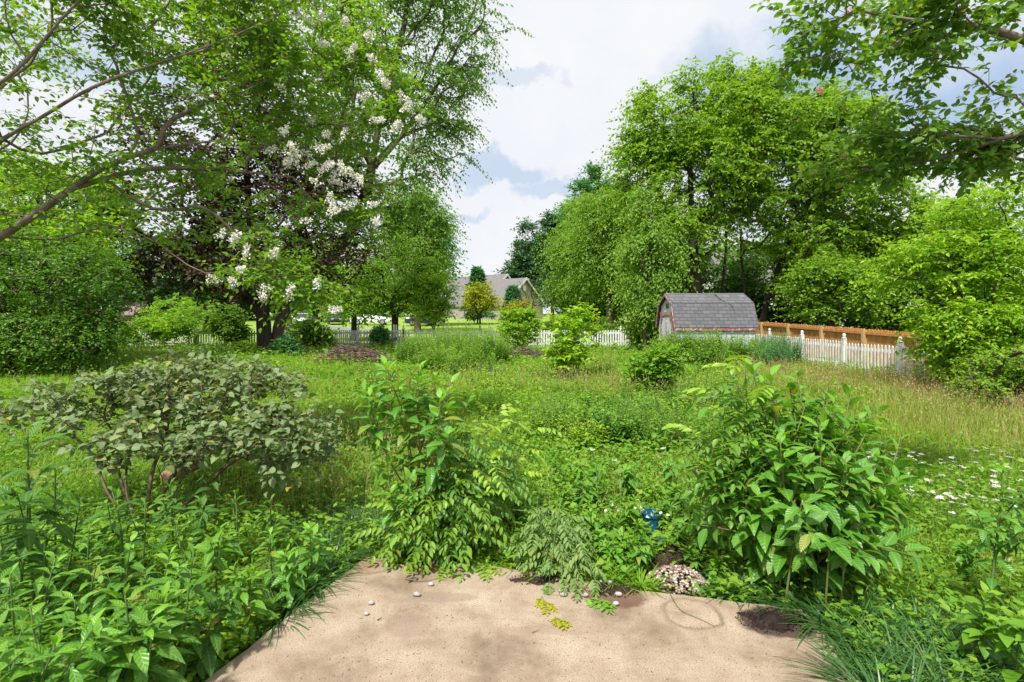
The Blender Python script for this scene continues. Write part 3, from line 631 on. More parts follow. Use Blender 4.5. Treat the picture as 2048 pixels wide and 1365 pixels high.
# ------------------------------------------------------------------ houses beyond
def house():
    c = np.array([1.95, 80.0]); rd = np.array([-.8, .6]); wd = np.array([.6, .8]); g = float(gz(0, 80))
    SID = brickish('beige_siding', [(.32, .27, .25), (.38, .33, .30)], (.2, .17, .16), 8, .14, .012, (0, 2), .3, .8, 3)
    RF = noisy_mat('brown_grey_shingles', [(.3, (.12, .11, .115)), (.7, (.20, .185, .185))], 4, .9, .3)
    TR = noisy_mat('white_house_trim', [(.3, (.62, .62, .6)), (.7, (.75, .75, .74))], 2, .6, 0)
    GL = noisy_mat('house_glass', [(.3, (.03, .035, .04)), (.7, (.08, .09, .1))], 1, .15, 0)
    root = thing('neighbour_house', 'beige house with two steep gables behind the yellow shrubs', 'house', (c[0], c[1], g))
    def block(c0, ln, hw, ev, ap, win=True):
        def P3(a, b, z): return (c0[0]+rd[0]*a+wd[0]*b, c0[1]+rd[1]*a+wd[1]*b, z)
        mb = MB()
        v = [P3(0, -hw, g-.3), P3(0, hw, g-.3), P3(0, hw, ev), P3(0, -hw, ev), P3(0, 0, ap), P3(ln, -hw, g-.3), P3(ln, hw, g-.3), P3(ln, hw, ev), P3(ln, -hw, ev), P3(ln, 0, ap)]
        mb.add(v, q=[[0, 1, 2, 3], [5, 8, 7, 6], [0, 3, 8, 5], [1, 6, 7, 2]], t=[[3, 2, 4], [8, 9, 7]]); mb.build('wall', SID, root)
        sl = (ap-ev)/hw
        for s in (-1, 1):
            mb = MB(); o = .45; e = (P3(-o, s*(hw+o), ev-sl*o+.12), P3(-o, 0, ap+.12), P3(ln+o, 0, ap+.12), P3(ln+o, s*(hw+o), ev-sl*o+.12))
            mb.add(list(e)+[(p[0], p[1], p[2]-.11) for p in e], q=[[0, 1, 2, 3], [4, 7, 6, 5], [0, 4, 5, 1], [2, 6, 7, 3], [0, 3, 7, 4]]); mb.build('roof', RF, root)
            mb = MB(); e = (P3(-o-.04, s*(hw+o), ev-sl*o+.14), P3(-o-.04, 0, ap+.14), P3(-o-.04, 0, ap-.22), P3(-o-.04, s*(hw+o), ev-sl*o-.22))
            mb.add(list(e)+[(p[0]+rd[0]*.035, p[1]+rd[1]*.035, p[2]) for p in e], q=[[0, 1, 2, 3], [4, 7, 6, 5], [0, 4, 5, 1], [3, 2, 6, 7], [0, 3, 7, 4]]); mb.build('rake_board', TR, root)
        if win:
            mb = MB(); e = [P3(-.03, b, z) for b, z in ((-.35, ap-1.9), (.35, ap-1.9), (.35, ap-1.1), (-.35, ap-1.1))]; e2 = [P3(0.005, b, z) for b, z in ((-.35, ap-1.9), (.35, ap-1.9), (.35, ap-1.1), (-.35, ap-1.1))]
            mb.add(e+e2, q=[[0, 1, 2, 3], [0, 4, 5, 1], [1, 5, 6, 2], [2, 6, 7, 3], [3, 7, 4, 0]]); mb.build('vent', TR, root)
    block(c, 9, 5.2, 4.0, 8.05)
    block(np.array([-1.1, 86.0]), 15, 6.0, 4.4, 9.2)
    for b in (-3, 1.5):
        mb = MB(); q = lambda a, bb, z: (c[0]+rd[0]*a+wd[0]*bb, c[1]+rd[1]*a+wd[1]*bb, z)
        mb.add([q(-.03, b-.5, g+.7), q(-.03, b+.5, g+.7), q(-.03, b+.5, g+2), q(-.03, b-.5, g+2)]+[q(.01, b-.5, g+.7), q(.01, b+.5, g+.7), q(.01, b+.5, g+2), q(.01, b-.5, g+2)], q=[[0, 1, 2, 3], [0, 4, 5, 1], [1, 5, 6, 2], [2, 6, 7, 3], [3, 7, 4, 0]]); mb.build('window', GL, root)
    # pale building glimpsed through the trees on the right
    r2 = thing('neighbour_house', 'white house wall glimpsed through the trees above the cedar fence', 'house', (24, 42, gz(24, 42)))
    def simple(root, x0, x1, y0, y1, z0, ev, ap, wm, rm):
        mb = MB(); mb.add([(x0, y0, z0), (x1, y0, z0), (x1, y1, z0), (x0, y1, z0), (x0, y0, ev), (x1, y0, ev), (x1, y1, ev), (x0, y1, ev), (x0, (y0+y1)/2, ap), (x1, (y0+y1)/2, ap)],
               q=[[0, 1, 5, 4], [1, 2, 6, 5], [2, 3, 7, 6], [3, 0, 4, 7]], t=[[4, 8, 7], [5, 6, 9]]); mb.build('wall', wm, root)
        ym = (y0+y1)/2
        for ya in (y0-.4, y1+.4):
            mb = MB(); e = [(x0-.4, ya, ev-.1), (x1+.4, ya, ev-.1), (x1+.4, ym, ap+.1), (x0-.4, ym, ap+.1)]; mb.add(e+[(a, b, c_-.12) for a, b, c_ in e], q=[[0, 1, 2, 3], [4, 7, 6, 5], [0, 4, 5, 1], [1, 5, 6, 2], [3, 7, 4, 0]]); mb.build('roof', rm, root)
        for x in np.linspace(x0+1.5, x1-1.5, 4):
            mb = MB(); mb.box(x-.5, x+.5, y0-.03, y0+.02, z0+1.1, z0+2.3); f = mb.build('window', GL, root)
            mb = MB()
            for a in ((x-.58, x-.502), (x+.502, x+.58)): mb.box(*a, y0-.05, y0+.01, z0+1.02, z0+2.38)
            mb.box(x-.5, x+.5, y0-.05, y0+.01, z0+2.302, z0+2.38); mb.build('frame', TR, f)
    simple(r2, 18, 34, 42, 50, .3, 4.6, 7.6, noisy_mat('pale_siding', [(.3, (.6, .58, .56)), (.7, (.7, .68, .66))], 3, .7, 0), RF)
    r3 = thing('garden_shed', 'low brown shed roof far off between the left bushes', 'shed', (-43, 57, gz(-43, 57)))
    simple(r3, -46.5, -41.5, 56, 60, .9, 2.3, 3.6, GREYW, noisy_mat('reddish_shingles', [(.3, (.2, .13, .12)), (.7, (.3, .22, .21))], 4, .9, .2))
house()

# ------------------------------------------------------------------ vehicles and a mailbox on the neighbours' drive
def car(label, x, y, rz, paint, kind='sedan', group='vehicles parked beyond the back fence'):
    z = float(gz(x, y))+.04
    root = thing('parked_car', label, 'car', (x, y, z), rz, group)
    PM = noisy_mat('car_paint', [(.3, paint), (.7, paint)], 1, .3, 0, spec=.6)
    GLM = MATS.get('car_glass') or noisy_mat('car_glass', [(.3, (.02, .025, .03)), (.7, (.03, .035, .04))], 1, .08, 0, spec=.7)
    BL = MATS.get('tyre_rubber') or noisy_mat('tyre_rubber', [(.3, (.015, .015, .015)), (.7, (.03, .03, .03))], 8, .9, 0)
    RIM = MATS.get('rim_metal') or noisy_mat('rim_metal', [(.3, (.4, .4, .42)), (.7, (.55, .55, .57))], 3, .35, 0, metallic=.8)
    LM = MATS.get('lamp_glass') or noisy_mat('lamp_glass', [(.3, (.55, .57, .6)), (.7, (.75, .76, .8))], 3, .15, 0, spec=.8)
    H = {'sedan': (0, 0), 'van': (.35, .25)}[kind]; hw = .9
    # (x along, low z, high z, half width) stations; x forward
    low = [(-2.25, .35, .80, .70), (-2.1, .25, .92, .84), (-1.5, .22, .97+H[1], .9), (-.6, .22, .98+H[1], .9), (.8, .22, .96+H[1]*.6, .9), (1.6, .22, .88, .88), (2.1, .25, .72, .80), (2.28, .34, .60, .66)]
    def loft(st, name, mat, par):
        mb = MB(); V = []
        for x_, a, b, h in st: V += [(x_, -h*.93, a), (x_, -h, a+(b-a)*.35), (x_, -h*.97, a+(b-a)*.75), (x_, -h*.86, b), (x_, h*.86, b), (x_, h*.97, a+(b-a)*.75), (x_, h, a+(b-a)*.35), (x_, h*.93, a)]
        m = len(st); q = [[8*i+j, 8*i+(j+1) % 8, 8*i+8+(j+1) % 8, 8*i+8+j] for i in range(m-1) for j in range(8)]
        q += [[o+a for a in (0, 7, 4, 3)] for o in (0, 8*m-8)]; q += [[o+a for a in f] for o in (0, 8*m-8) for f in ((0, 3, 2, 1), (7, 6, 5, 4))]
        mb.add(V, q=q); return mb.build(name, mat, par, smooth=False, local=True)
    loft(low, 'body', PM, root)
    zb = .93+H[1]; top = 1.43+H[0]+H[1]
    cab = [(-1.75 if kind == 'sedan' else -2.0, zb, zb+.03, .80), (-1.0 if kind == 'sedan' else -1.7, zb, top-.03, .70), (-.2, zb, top, .70), (.35, zb, top-.05, .69), (1.15, zb-.03, zb+.02, .78)]
    loft(cab, 'windows', GLM, root)
    rf = [(a, top-.05+(b2), top+.012+b2, .66) for a, b2 in ((cab[1][0]+.02, -.03), (-.2, 0), (.33, -.04))]; loft(rf, 'roof', PM, root)
    for sx in (-1.4, 1.42):
        for sy in (-1, 1):
            n = 16; mb = MB(); V = []
            for yy, r in ((sy*.70, .24), (sy*.70, .33), (sy*.90, .33), (sy*.912, .22)):
                V += [(sx+r*math.cos(a*2*math.pi/n), yy, .33+r*math.sin(a*2*math.pi/n)) for a in range(n)]
            mb.add(V, q=[[k*n+a, k*n+(a+1) % n, k*n+n+(a+1) % n, k*n+n+a] for k in range(3) for a in range(n)])
            wh = mb.build('wheel', BL, root, local=True)
            mb = MB(); V = [(sx+.22*math.cos(a*2*math.pi/n), sy*.913, .33+.22*math.sin(a*2*math.pi/n)) for a in range(n)]+[(sx, sy*.90, .33)]
            mb.add(V, t=[[a, (a+1) % n, n] for a in range(n)]); mb.build('rim', RIM, wh, local=True)
    for sy in (-1, 1):
        mb = MB(); mb.box(2.12, 2.285, sy*.44-.14, sy*.44+.14, .56, .68); mb.build('headlight', LM, root, local=True)
        mb = MB(); mb.box(.85, 1.0, sy*.97-.07, sy*.97+.07, .98+H[1], 1.1+H[1]); mb.build('mirror', PM, root, local=True)
    mb = MB(); mb.box(2.2, 2.292, -.38, .38, .38, .52); mb.build('grille', BL, root, local=True)
p = at(606, 56); car('white sedan parked nose forward beside the dark tree trunk', p[0], p[1], R_(-75), (.72, .72, .74))
p = at(672, 62); car('dark car parked behind the white sedan', p[0], p[1], R_(-70), (.03, .035, .05))
p = at(742, 60); car('white van parked behind the small round tree', p[0], p[1], R_(5), (.74, .75, .77), 'van')
p = at(850, 58); car('dark blue car parked right of the round tree trunk', p[0], p[1], R_(10), (.02, .03, .07))
p = at(629, 50); z = p[2]
mbx = thing('mailbox', 'black mailbox on a short post beside the driveway', 'mailbox', p)
mb = MB(); mb.box(p[0]-.05, p[0]+.05, p[1]-.05, p[1]+.05, z, z+.95); mb.build('post', BARK, mbx)
mb = MB(); V = [(p[0]+math.cos(a)*.14, p[1]+yy, z+1.12+max(math.sin(a), -.75)*.15) for yy in (-.3, .25) for a in np.linspace(0, 2*math.pi, 13)[:-1]]
mb.add(V, q=[[i, (i+1) % 12, 12+(i+1) % 12, 12+i] for i in range(12)]+[[0, 3, 2, 1], [0, 5, 4, 3], [0, 7, 6, 5], [0, 9, 8, 7], [0, 11, 10, 9]]); mb.build('box', noisy_mat('black_metal', [(.3, (.02, .02, .02)), (.7, (.03, .03, .03))], 2, .4, 0), mbx)

# ------------------------------------------------------------------ trees
# near crape myrtle, trunk just outside the frame on the left
def crape_left():
    base = np.array([-6.6, 5.1, -.02]); Pl = lambda *p: [PX(*a) for a in p]
    hub = PX(-300, 560, 5.1)
    tr = [[base, base+[.1, 0, .7], hub, PX(-120, 400, 5.0), PX(0, 275, 4.9), PX(95, 234, 4.8), PX(146, 190, 4.75), PX(234, 154, 4.7), PX(319, 125, 4.7), PX(417, 95, 4.8), PX(476, 66, 4.9), PX(542, 40, 5)],
          [base+[-.2, .1, .1], PX(-330, 300, 5.6), PX(-100, 180, 5.5), PX(0, 110, 5.4), PX(59, 66, 5.4), PX(92, 40, 5.4), PX(157, 22, 5.4), PX(300, -40, 5.4)],
          [hub, PX(-100, 230, 4.6), PX(0, 168, 4.5), PX(40, 147, 4.5), PX(70, 103, 4.5), PX(120, 37, 4.5), PX(190, -30, 4.5)],
          [base+[.2, -.1, .3], PX(-180, 560, 5.3), PX(0, 480, 5.3), PX(70, 428, 5.3), PX(147, 377, 5.3), PX(212, 322, 5.3), PX(256, 318, 5.4), PX(304, 293, 5.5), PX(370, 290, 5.6), PX(432, 282, 5.7)],
          [PX(147, 377, 5.3), PX(190, 363, 5.4), PX(293, 333, 5.5), PX(440, 338, 5.7), PX(586, 355, 5.9)],
          [PX(-180, 430, 5.6), PX(0, 428, 5.6), PX(110, 436, 5.6), PX(154, 443, 5.5), PX(256, 454, 5.5), PX(300, 474, 5.5), PX(345, 500, 5.5), PX(370, 540, 5.4), PX(420, 548, 5.4), PX(480, 570, 5.4), PX(530, 578, 5.4)],
          [PX(146, 190, 4.75), PX(205, 208, 4.9), PX(302, 213, 5.1), PX(400, 188, 5.3), PX(476, 178, 5.5), PX(600, 230, 5.8), PX(690, 300, 6.)],
          [PX(234, 154, 4.7), PX(340, 120, 5.), PX(420, 92, 5.2), PX(520, 96, 5.5), PX(640, 140, 5.9), PX(740, 190, 6.2)],
          [PX(0, 275, 4.9), PX(60, 330, 5.2), PX(150, 290, 5.5), PX(250, 250, 5.8), PX(350, 250, 6)]]
    blobs = [(60, 40, 5, 240, 70, .9, .9), (330, 20, 5.2, 240, 75, 1, 1.3), (560, 40, 5.8, 190, 90, 1.1, 1.2), (440, 150, 5.6, 250, 90, 1.0, .7), (640, 220, 6.2, 150, 110, .9, .7), (570, 350, 6, 180, 70, .8, .28),
             (700, 390, 6.2, 70, 50, .6), (740, 180, 6.4, 80, 80, .7), (330, 440, 5.7, 210, 50, .8, .3), (80, 400, 5.4, 160, 90, .8, .5), (110, 190, 5.2, 160, 100, .9, .4), (300, 320, 5.6, 190, 60, .8, .6),
             (570, 550, 5.5, 70, 50, .4, .8), (610, 590, 5.5, 40, 30, .3, .6), (470, 500, 5.6, 120, 60, .5, .35), (620, 590, 5.5, 60, 55, .35, .7), (660, 440, 6.1, 110, 60, .6, .5)]
    def flowers(root, A, Dd, tips, rng):
        spots = [(600, 45), (625, 50), (610, 75), (640, 100), (650, 120), (665, 45), (690, 60), (705, 95), (690, 35), (725, 70), (742, 110), (560, 260), (575, 268), (590, 285), (548, 295), (575, 300), (612, 290),
                 (632, 300), (650, 285), (655, 345), (628, 345), (600, 335), (585, 310), (655, 385), (640, 400), (672, 395), (690, 380), (610, 235), (640, 260), (715, 380), (735, 400), (745, 430), (775, 425), (700, 410), (770, 180),
                 (790, 200), (815, 225), (830, 240), (782, 245), (800, 250), (742, 150), (760, 170), (720, 205), (745, 225), (640, 360), (560, 320), (740, 185), (805, 195), (670, 355), (620, 320), (705, 350), (722, 365),
                 (433, 562), (465, 563), (482, 538), (470, 478), (495, 500), (548, 505), (582, 586), (536, 575), (632, 566), (672, 620), (523, 595), (440, 470), (470, 480), (590, 420), (640, 430), (760, 445), (680, 330), (590, 205), (550, 190), (695, 270)]
        for px, py in spots:
            Y = 5.05 if py > 455 and px < 690 else 5.1+.7*rng.random(); jj = 2 if py > 455 else 11; c = PX(px+rng.normal(0, jj), py+rng.normal(0, jj), Y)
            n = int(110*rng.uniform(.4, 1.1)); h = .13*rng.uniform(.5, 1.3); d = nrm(np.array([rng.normal(0, .4)+.3, rng.normal(0, .3), rng.normal(.3, .5)]))
            u = rng.random(n); r = .045*(1-u*.6)*np.sqrt(rng.random(n)); o = nrm(rng.normal(size=(n, 3)))
            P = c+d*((u-.5)*h)[:, None]+o*r[:, None]; mb = MB()
            leaves(mb, 'q', P, nrm(o+rng.normal(size=(n, 3))*.6), rng.normal(size=(n, 3)), rng.uniform(.014, .028, n), .02, 0, rng.random(n), (rng.random(n) < .15)*.8)
            mb.build('flower_cluster', LF['petal'], root)
    make_tree('crape_myrtle', 'near crape myrtle with white flower clusters reaching in from the left edge', 'tree', base, tr, blobs, 930, 11, 'crape', CBARK, r=.048, rt=.0032, step=.22, carve=.6, f=2.2, kp=.25,
              sp=dict(T=5, K=8, tl=.3, L=.062, W=.033, droop=.25, up=.05, young=.3, twigs=True, tr_=.0016, tn='m'), extra=flowers)
crape_left()
def crape_right():
    base = np.array([6.3, 3.9, -.03]); 
    tr = [[base, PX(2550, 400, 3.9), PX(2260, 190, 3.8), PX(2047, 77, 3.8), PX(1996, 62, 3.7), PX(1922, 48, 3.7), PX(1849, 46, 3.6), PX(1776, 33, 3.6), PX(1721, 22, 3.6)],
          [PX(2550, 400, 3.9), PX(2250, 300, 3.9), PX(2047, 256, 3.9), PX(1978, 286, 4), PX(1886, 319, 4.1), PX(1776, 333, 4.2), PX(1696, 348, 4.3), PX(1650, 356, 4.3)],
          [PX(2250, 300, 3.9), PX(2100, 330, 4.2), PX(1990, 312, 4.4), PX(1900, 300, 4.5), PX(1850, 285, 4.5), PX(1800, 270, 4.5)]]
    blobs = [(1650, 50, 3.6, 85, 75, .3), (1780, 40, 3.7, 130, 55, .4, 1.1), (1930, 35, 3.8, 150, 80, .5, 1.2), (1700, 110, 3.6, 50, 35, .2), (1860, 115, 3.7, 55, 50, .25, .8), (1850, 200, 3.8, 40, 60, .25, .8), (1940, 150, 3.8, 60, 25, .2, .6),
             (2030, 150, 3.8, 50, 60, .3, .8), (1770, 270, 4.4, 110, 45, .4, 1.0), (1720, 330, 4.4, 110, 38, .35), (1880, 300, 4.2, 120, 45, .4, .9), (2010, 240, 4.1, 70, 60, .3, 1), (2000, 320, 4.1, 90, 50, .3, 1), (1550, 8, 3.6, 12, 12, .1, .5), (1690, 210, 4.5, 60, 40, .3, .25)]
    def fl(root, A, Dd, tips, rng):
        for px, py in ((1640, 180), (1690, 315), (1925, 25), (1700, 25)):
            mb = MB(); n = 26; o = nrm(rng.normal(size=(n, 3))); leaves(mb, 'q', PX(px, py, 4.4 if py > 100 else 3.7)+o*.022*rng.random((n, 1)), o, rng.normal(size=(n, 3)), .022, .02, 0, .5, 0); mb.build('flower_cluster', noisy_pink(), root)
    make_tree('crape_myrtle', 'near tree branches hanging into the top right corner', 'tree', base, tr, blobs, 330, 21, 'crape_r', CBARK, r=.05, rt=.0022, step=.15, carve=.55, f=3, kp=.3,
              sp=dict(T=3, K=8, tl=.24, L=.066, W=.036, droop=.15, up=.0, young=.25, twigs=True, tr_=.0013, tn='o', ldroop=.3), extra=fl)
def noisy_pink():
    return MATS.get('pink_petal') or leaf_mat('pink_petal', (.6, .2, .3), (.7, .35, .42), (.6, .3, .3), .3, vein=0)
crape_right()

def purple():
    b = at(530, 22.8); 
    tr = [[b, PX(528, 650, 22.8), PX(520, 560, 22.8), PX(500, 450, 22.8), PX(490, 300, 22.8), PX(470, 180, 22.8)], [PX(528, 640, 22.8), PX(470, 560, 22), PX(390, 520, 21.5), PX(300, 490, 21.5)],
          [PX(520, 560, 22.8), PX(600, 470, 23), PX(640, 380, 23.2)], [PX(505, 470, 22.8), PX(420, 380, 22.5), PX(380, 300, 22.5)]]
    blobs = [(470, 180, 22.5, 100, 80, 3), (430, 300, 22, 150, 90, 3.5), (360, 430, 21.5, 140, 80, 3), (560, 420, 22.5, 170, 110, 3.5, 1.1), (640, 520, 22, 110, 60, 2.5, .8), (420, 540, 21.5, 130, 50, 2.6), (330, 520, 21, 70, 45, 2, .8), (640, 330, 23, 90, 80, 2.6, .8), (500, 590, 22, 100, 22, 2, .6)]
    make_tree('purple_tree', 'large tree with dark purple leaves and a thick trunk', 'tree', b, tr, blobs, 640, 31, 'purple', DBARK, r=.34, rt=.02, step=.7, carve=.35, f=.5, sp=dict(T=6, K=10, tl=1.0, L=.17, W=.13, droop=.2, young=.25))
purple()
def elm():
    b = at(552, 23.2)
    tr = [[b, PX(555, 640, 23.2), PX(600, 570, 23.4), PX(690, 490, 23.8), PX(722, 420, 24), PX(740, 360, 24), PX(757, 250, 24), PX(785, 150, 24), PX(810, 50, 24), PX(820, -60, 24)],
          [PX(735, 350, 24), PX(790, 290, 24.5), PX(850, 210, 24.5), PX(910, 110, 24.5), PX(950, 20, 24.5), PX(970, -60, 24.5)], [PX(740, 330, 24), PX(700, 250, 23), PX(670, 180, 23)],
          [PX(738, 340, 24), PX(800, 270, 25), PX(900, 240, 25)]]
    blobs = [(860, 30, 24, 70, 50, 2), (945, 25, 24.5, 45, 50, 1.6, .9), (985, 60, 24.5, 28, 22, 1, .8), (925, 110, 24.5, 60, 26, 1.6), (880, 165, 24.5, 80, 30, 2), (940, 175, 24.5, 36, 22, 1), (905, 240, 24.5, 50, 20, 1.4), (840, 245, 24.5, 60, 30, 2), (900, 320, 24.5, 44, 24, 1.4), (830, 330, 24.5, 70, 40, 2), (740, 60, 24, 70, 50, 2), (680, 100, 24, 60, 50, 2), (790, 90, 24, 40, 40, 1.4, .7),
             (690, 200, 23.5, 60, 40, 2), (660, 280, 23, 50, 40, 2), (790, 190, 24.5, 40, 34, 1.6, .8), (700, 330, 24, 40, 40, 1.5, .7), (800, 400, 24.5, 60, 34, 2), (740, 450, 24, 60, 34, 2), (700, -20, 24, 120, 50, 2.5), (850, -40, 24, 100, 40, 2)]
    make_tree('elm_tree', 'tall airy tree with drooping green sprays leaning against the sky', 'tree', b, tr, blobs, 520, 41, 'elm', BARK, r=.27, rt=.02, step=.6, carve=.35, f=.7, kp=.3, sag=-.05, sp=dict(T=6, K=12, tl=1.15, L=.19, W=.09, droop=.6, young=.2, spread=.8, ldroop=.7))
elm()
def tr_simple(name, label, px, Y, pytop, halfw, seed, leaf, n=220, lean=0, blobs=None, bark=BARK, group=None, r=.2, trunk_top=.6, sp=None, pybot=None, carve=.35, f=.6, depth=None, cat='tree', fname='crown', rt=.02, step=.8):
    b = at(px, Y); pyb = 640+(EYE-b[2])*1024/Y
    top = PX(px+lean, pyb-(pyb-pytop)*trunk_top, Y)
    tr = [[b, (b+top)/2+[lean*.003, 0, 0], top]]
    bot = pybot or pyb-(pyb-pytop)*.25; m = (pytop+bot)/2; hh = (bot-pytop)/2; d = depth or halfw/1024*Y
    if blobs is None:
        rg = np.random.default_rng(seed+500); blobs = [(px+lean, m+hh*.1, Y, halfw*.6, hh*.75, d*.7, .9)]
        for k_ in range(13):
            a = k_*2.4+rg.uniform(-.4, .4); q_ = rg.uniform(.5, .8); blobs.append((px+lean+math.cos(a)*halfw*q_, m+math.sin(a)*hh*q_, Y+rg.uniform(-.6, .4)*d, halfw*rg.uniform(.2, .38), hh*rg.uniform(.13, .3), d*.4, .9))
    k = Y/25
    s = dict(T=5, K=8, tl=.9*k, L=.2*k, W=.12*k, droop=.3, young=.25); s.update(sp or {})
    return make_tree(name, label, cat, b, tr, blobs, n, seed, leaf, bark, r=r, rt=rt, step=step, carve=carve, f=f, group=group, sp=s, fname=fname)
# left side
tr_simple('maple_tree', 'bright yellow green tree at the left edge behind the dark shrub', 90, 19, 290, 190, 51, 'bright', 420, pybot=560, sp=dict(T=6, K=9, L=.15, W=.12, tl=.8, droop=.25, young=.4))
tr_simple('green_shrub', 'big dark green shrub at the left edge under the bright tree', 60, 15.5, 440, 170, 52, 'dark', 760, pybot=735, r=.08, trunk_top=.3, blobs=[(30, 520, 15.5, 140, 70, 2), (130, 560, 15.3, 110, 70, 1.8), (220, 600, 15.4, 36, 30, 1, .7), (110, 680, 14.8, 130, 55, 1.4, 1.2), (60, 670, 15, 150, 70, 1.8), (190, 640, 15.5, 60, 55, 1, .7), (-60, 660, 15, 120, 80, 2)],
          sp=dict(T=6, K=9, L=.10, W=.065, tl=.6, droop=.3, young=.35), cat='shrub')
# behind the back fence, left to right
tr_simple('round_tree', 'small round tree with a dark trunk just behind the gate', 790, 33, 470, 95, 53, 'mid', 380, pybot=640, r=.22, bark=DBARK, sp=dict(T=6, K=8, L=.17, W=.1, tl=1, young=.3), trunk_top=.35)
tr_simple('lime_sapling', 'lime green young tree right of the round tree', 868, 32, 545, 45, 54, 'bright', 130, pybot=650, r=.06, sp=dict(T=5, K=8, L=.17, W=.11, tl=.8, young=.7), trunk_top=.4)
tr_simple('small_tree', 'small green tree with a short trunk left of the gate', 708, 36, 545, 55, 55, 'mid', 160, pybot=632, r=.2, bark=DBARK, trunk_top=.4)
tr_simple('tall_tree', 'tall green tree beyond the fence under the airy elm', 835, 46, 365, 62, 56, 'elm', 520, pybot=600, r=.3, sp=dict(T=6, K=9, tl=1.7, L=.28, W=.14, droop=.5, ldroop=.6), carve=.2)
tr_simple('blue_green_tree', 'bluish tree with dark tips at the rim of the open sky', 860, 58, 410, 42, 57, 'blue', 260, pybot=600, r=.3)
tr_simple('shade_tree', 'pale green tree behind the driveway cars', 640, 70, 480, 90, 58, 'mid', 220, pybot=630, r=.3)
# yellow shrubs by the house
tr_simple('yellow_shrub', 'yellow leaved shrub in front of the beige house', 960, 44, 568, 38, 59, 'yellow', 120, pybot=628, r=.09, bark=DBARK, trunk_top=.35, sp=dict(T=4, K=7, tl=.9, L=.2, W=.12, young=.4), cat='shrub')
tr_simple('orange_shrub', 'sparse yellow and orange shrub right of the yellow one', 1052, 40, 598, 42, 60, 'orange', 90, pybot=645, r=.07, bark=DBARK, trunk_top=.35, sp=dict(T=4, K=6, tl=.8, L=.16, W=.1, young=.7), cat='shrub', carve=.5)
def bare():
    b = at(1060, 42); rng = np.random.default_rng(61); tr = [[b, PX(1060, 620, 42)]]
    t = blob_pts([(1070, 590, 42, 52, 42, 1.6)], 110, rng); A, par, Dd, tips, _ = grow(tr, t, .4, .3, 0, rng)
    root = thing('bare_shrub', 'dark bare twiggy shrub against the beige gable wall', 'shrub', b); mb = MB(); skin(mb, A, par, tips, .09, .014, 5); mb.build('branches', DBARK, root)
bare()
def conifer(label, px, Y, pytop, halfw, seed, leaf='conifer', name='conifer_tree', pybot=None):
    b = at(px, Y); top = PX(px, pytop, Y); rng = np.random.default_rng(seed); root = thing(name, label, 'tree', b)
    mb = MB(); mb.tube(resample([b, (b+top)/2, top], (top[2]-b[2])/12), np.linspace(.011*(top[2]-b[2])+.05, .02, 13)[:len(resample([b, (b+top)/2, top], (top[2]-b[2])/12))], 6); lf = MB()
    H = top[2]-b[2]; n = 240; u = np.sort(rng.random(n))**.8; hw = halfw/1024*Y
    zz = b[2]+H*(.12+.88*u); ln = hw*1.2*(1-u)**.85*rng.uniform(.4, 1.15, n)+.25; a = rng.random(n)*6.283
    D = np.stack([np.cos(a), np.sin(a), rng.uniform(-.15, .35, n)], -1); P = np.stack([np.full(n, b[0]), np.full(n, b[1]), zz], -1)
    sticks(mb, P, D, ln, .012*ln+.01, .15)
    K = 16; k_ = np.tile((np.arange(K)+.5)/K, n); PP = np.repeat(P, K, 0)+np.repeat(nrm(D), K, 0)*(k_*np.repeat(ln, K))[:, None]; PP[:, 2] -= .12*k_**2*np.repeat(ln, K)
    s = Y/40
    for r in range(3):
        d2 = np.repeat(nrm(D), K, 0)*.6+rng.normal(size=(n*K, 3))*[.7, .7, .5]
        leaves(lf, 'm', PP+rng.normal(size=PP.shape)*.06*s, d2, [0, 0, 1]+rng.normal(size=PP.shape)*.4, rng.uniform(.25, .5, n*K)*s, .11*s, .2, rng.random(n*K), .3*rng.random(n*K))
    mb.uc = False; mb.build('trunk', DBARK, root); lf.build('crown', LF[leaf], root); return root
tr_simple('dark_tree', 'dark bluish tree with a pointed top at the right rim of the open sky', 1052, 105, 445, 30, 62, 'conifer', 200, pybot=600, blobs=[(1055, 470, 105, 14, 24, 3), (1050, 510, 105, 26, 30, 4), (1040, 550, 105, 32, 30, 4), (1070, 540, 104, 30, 40, 4)], sp=dict(T=6, K=9, tl=2, L=.8, W=.3))
tr_simple('blue_green_tree', 'tall blue green tree tip rising above the right woods', 1190, 52, 335, 62, 63, 'blue', 330, pybot=560, r=.25, blobs=[(1186, 352, 52, 12, 18, 1), (1170, 385, 52, 26, 16, 1.5), (1210, 385, 52, 26, 20, 1.5), (1190, 420, 52, 40, 24, 2), (1235, 410, 52, 34, 36, 2), (1150, 425, 52, 30, 20, 2), (1200, 480, 52, 60, 50, 3)], sp=dict(T=6, K=9, tl=1.1, L=.36, W=.17, droop=.2, up=.3))
tr_simple('blue_green_tree', 'dark blue green tree between the pointed tree and the willow', 1105, 66, 425, 46, 164, 'conifer', 300, pybot=600, r=.25, blobs=[(1100, 445, 66, 14, 16, 1.5), (1088, 490, 66, 20, 20, 2), (1120, 460, 66, 28, 22, 2), (1112, 525, 66, 30, 34, 3), (1122, 580, 66, 28, 34, 3), (1145, 430, 66, 18, 18, 1.5)], sp=dict(T=6, K=9, tl=1.2, L=.42, W=.2))
conifer('broad dark conifer just right of the house gable', 1125, 96, 450, 60, 64)
conifer('small blue green conifer in front of the house roof', 955, 62, 540, 26, 65, 'blue')
conifer('small grey green conifer between the two gables', 1026, 60, 578, 18, 66, 'blue')
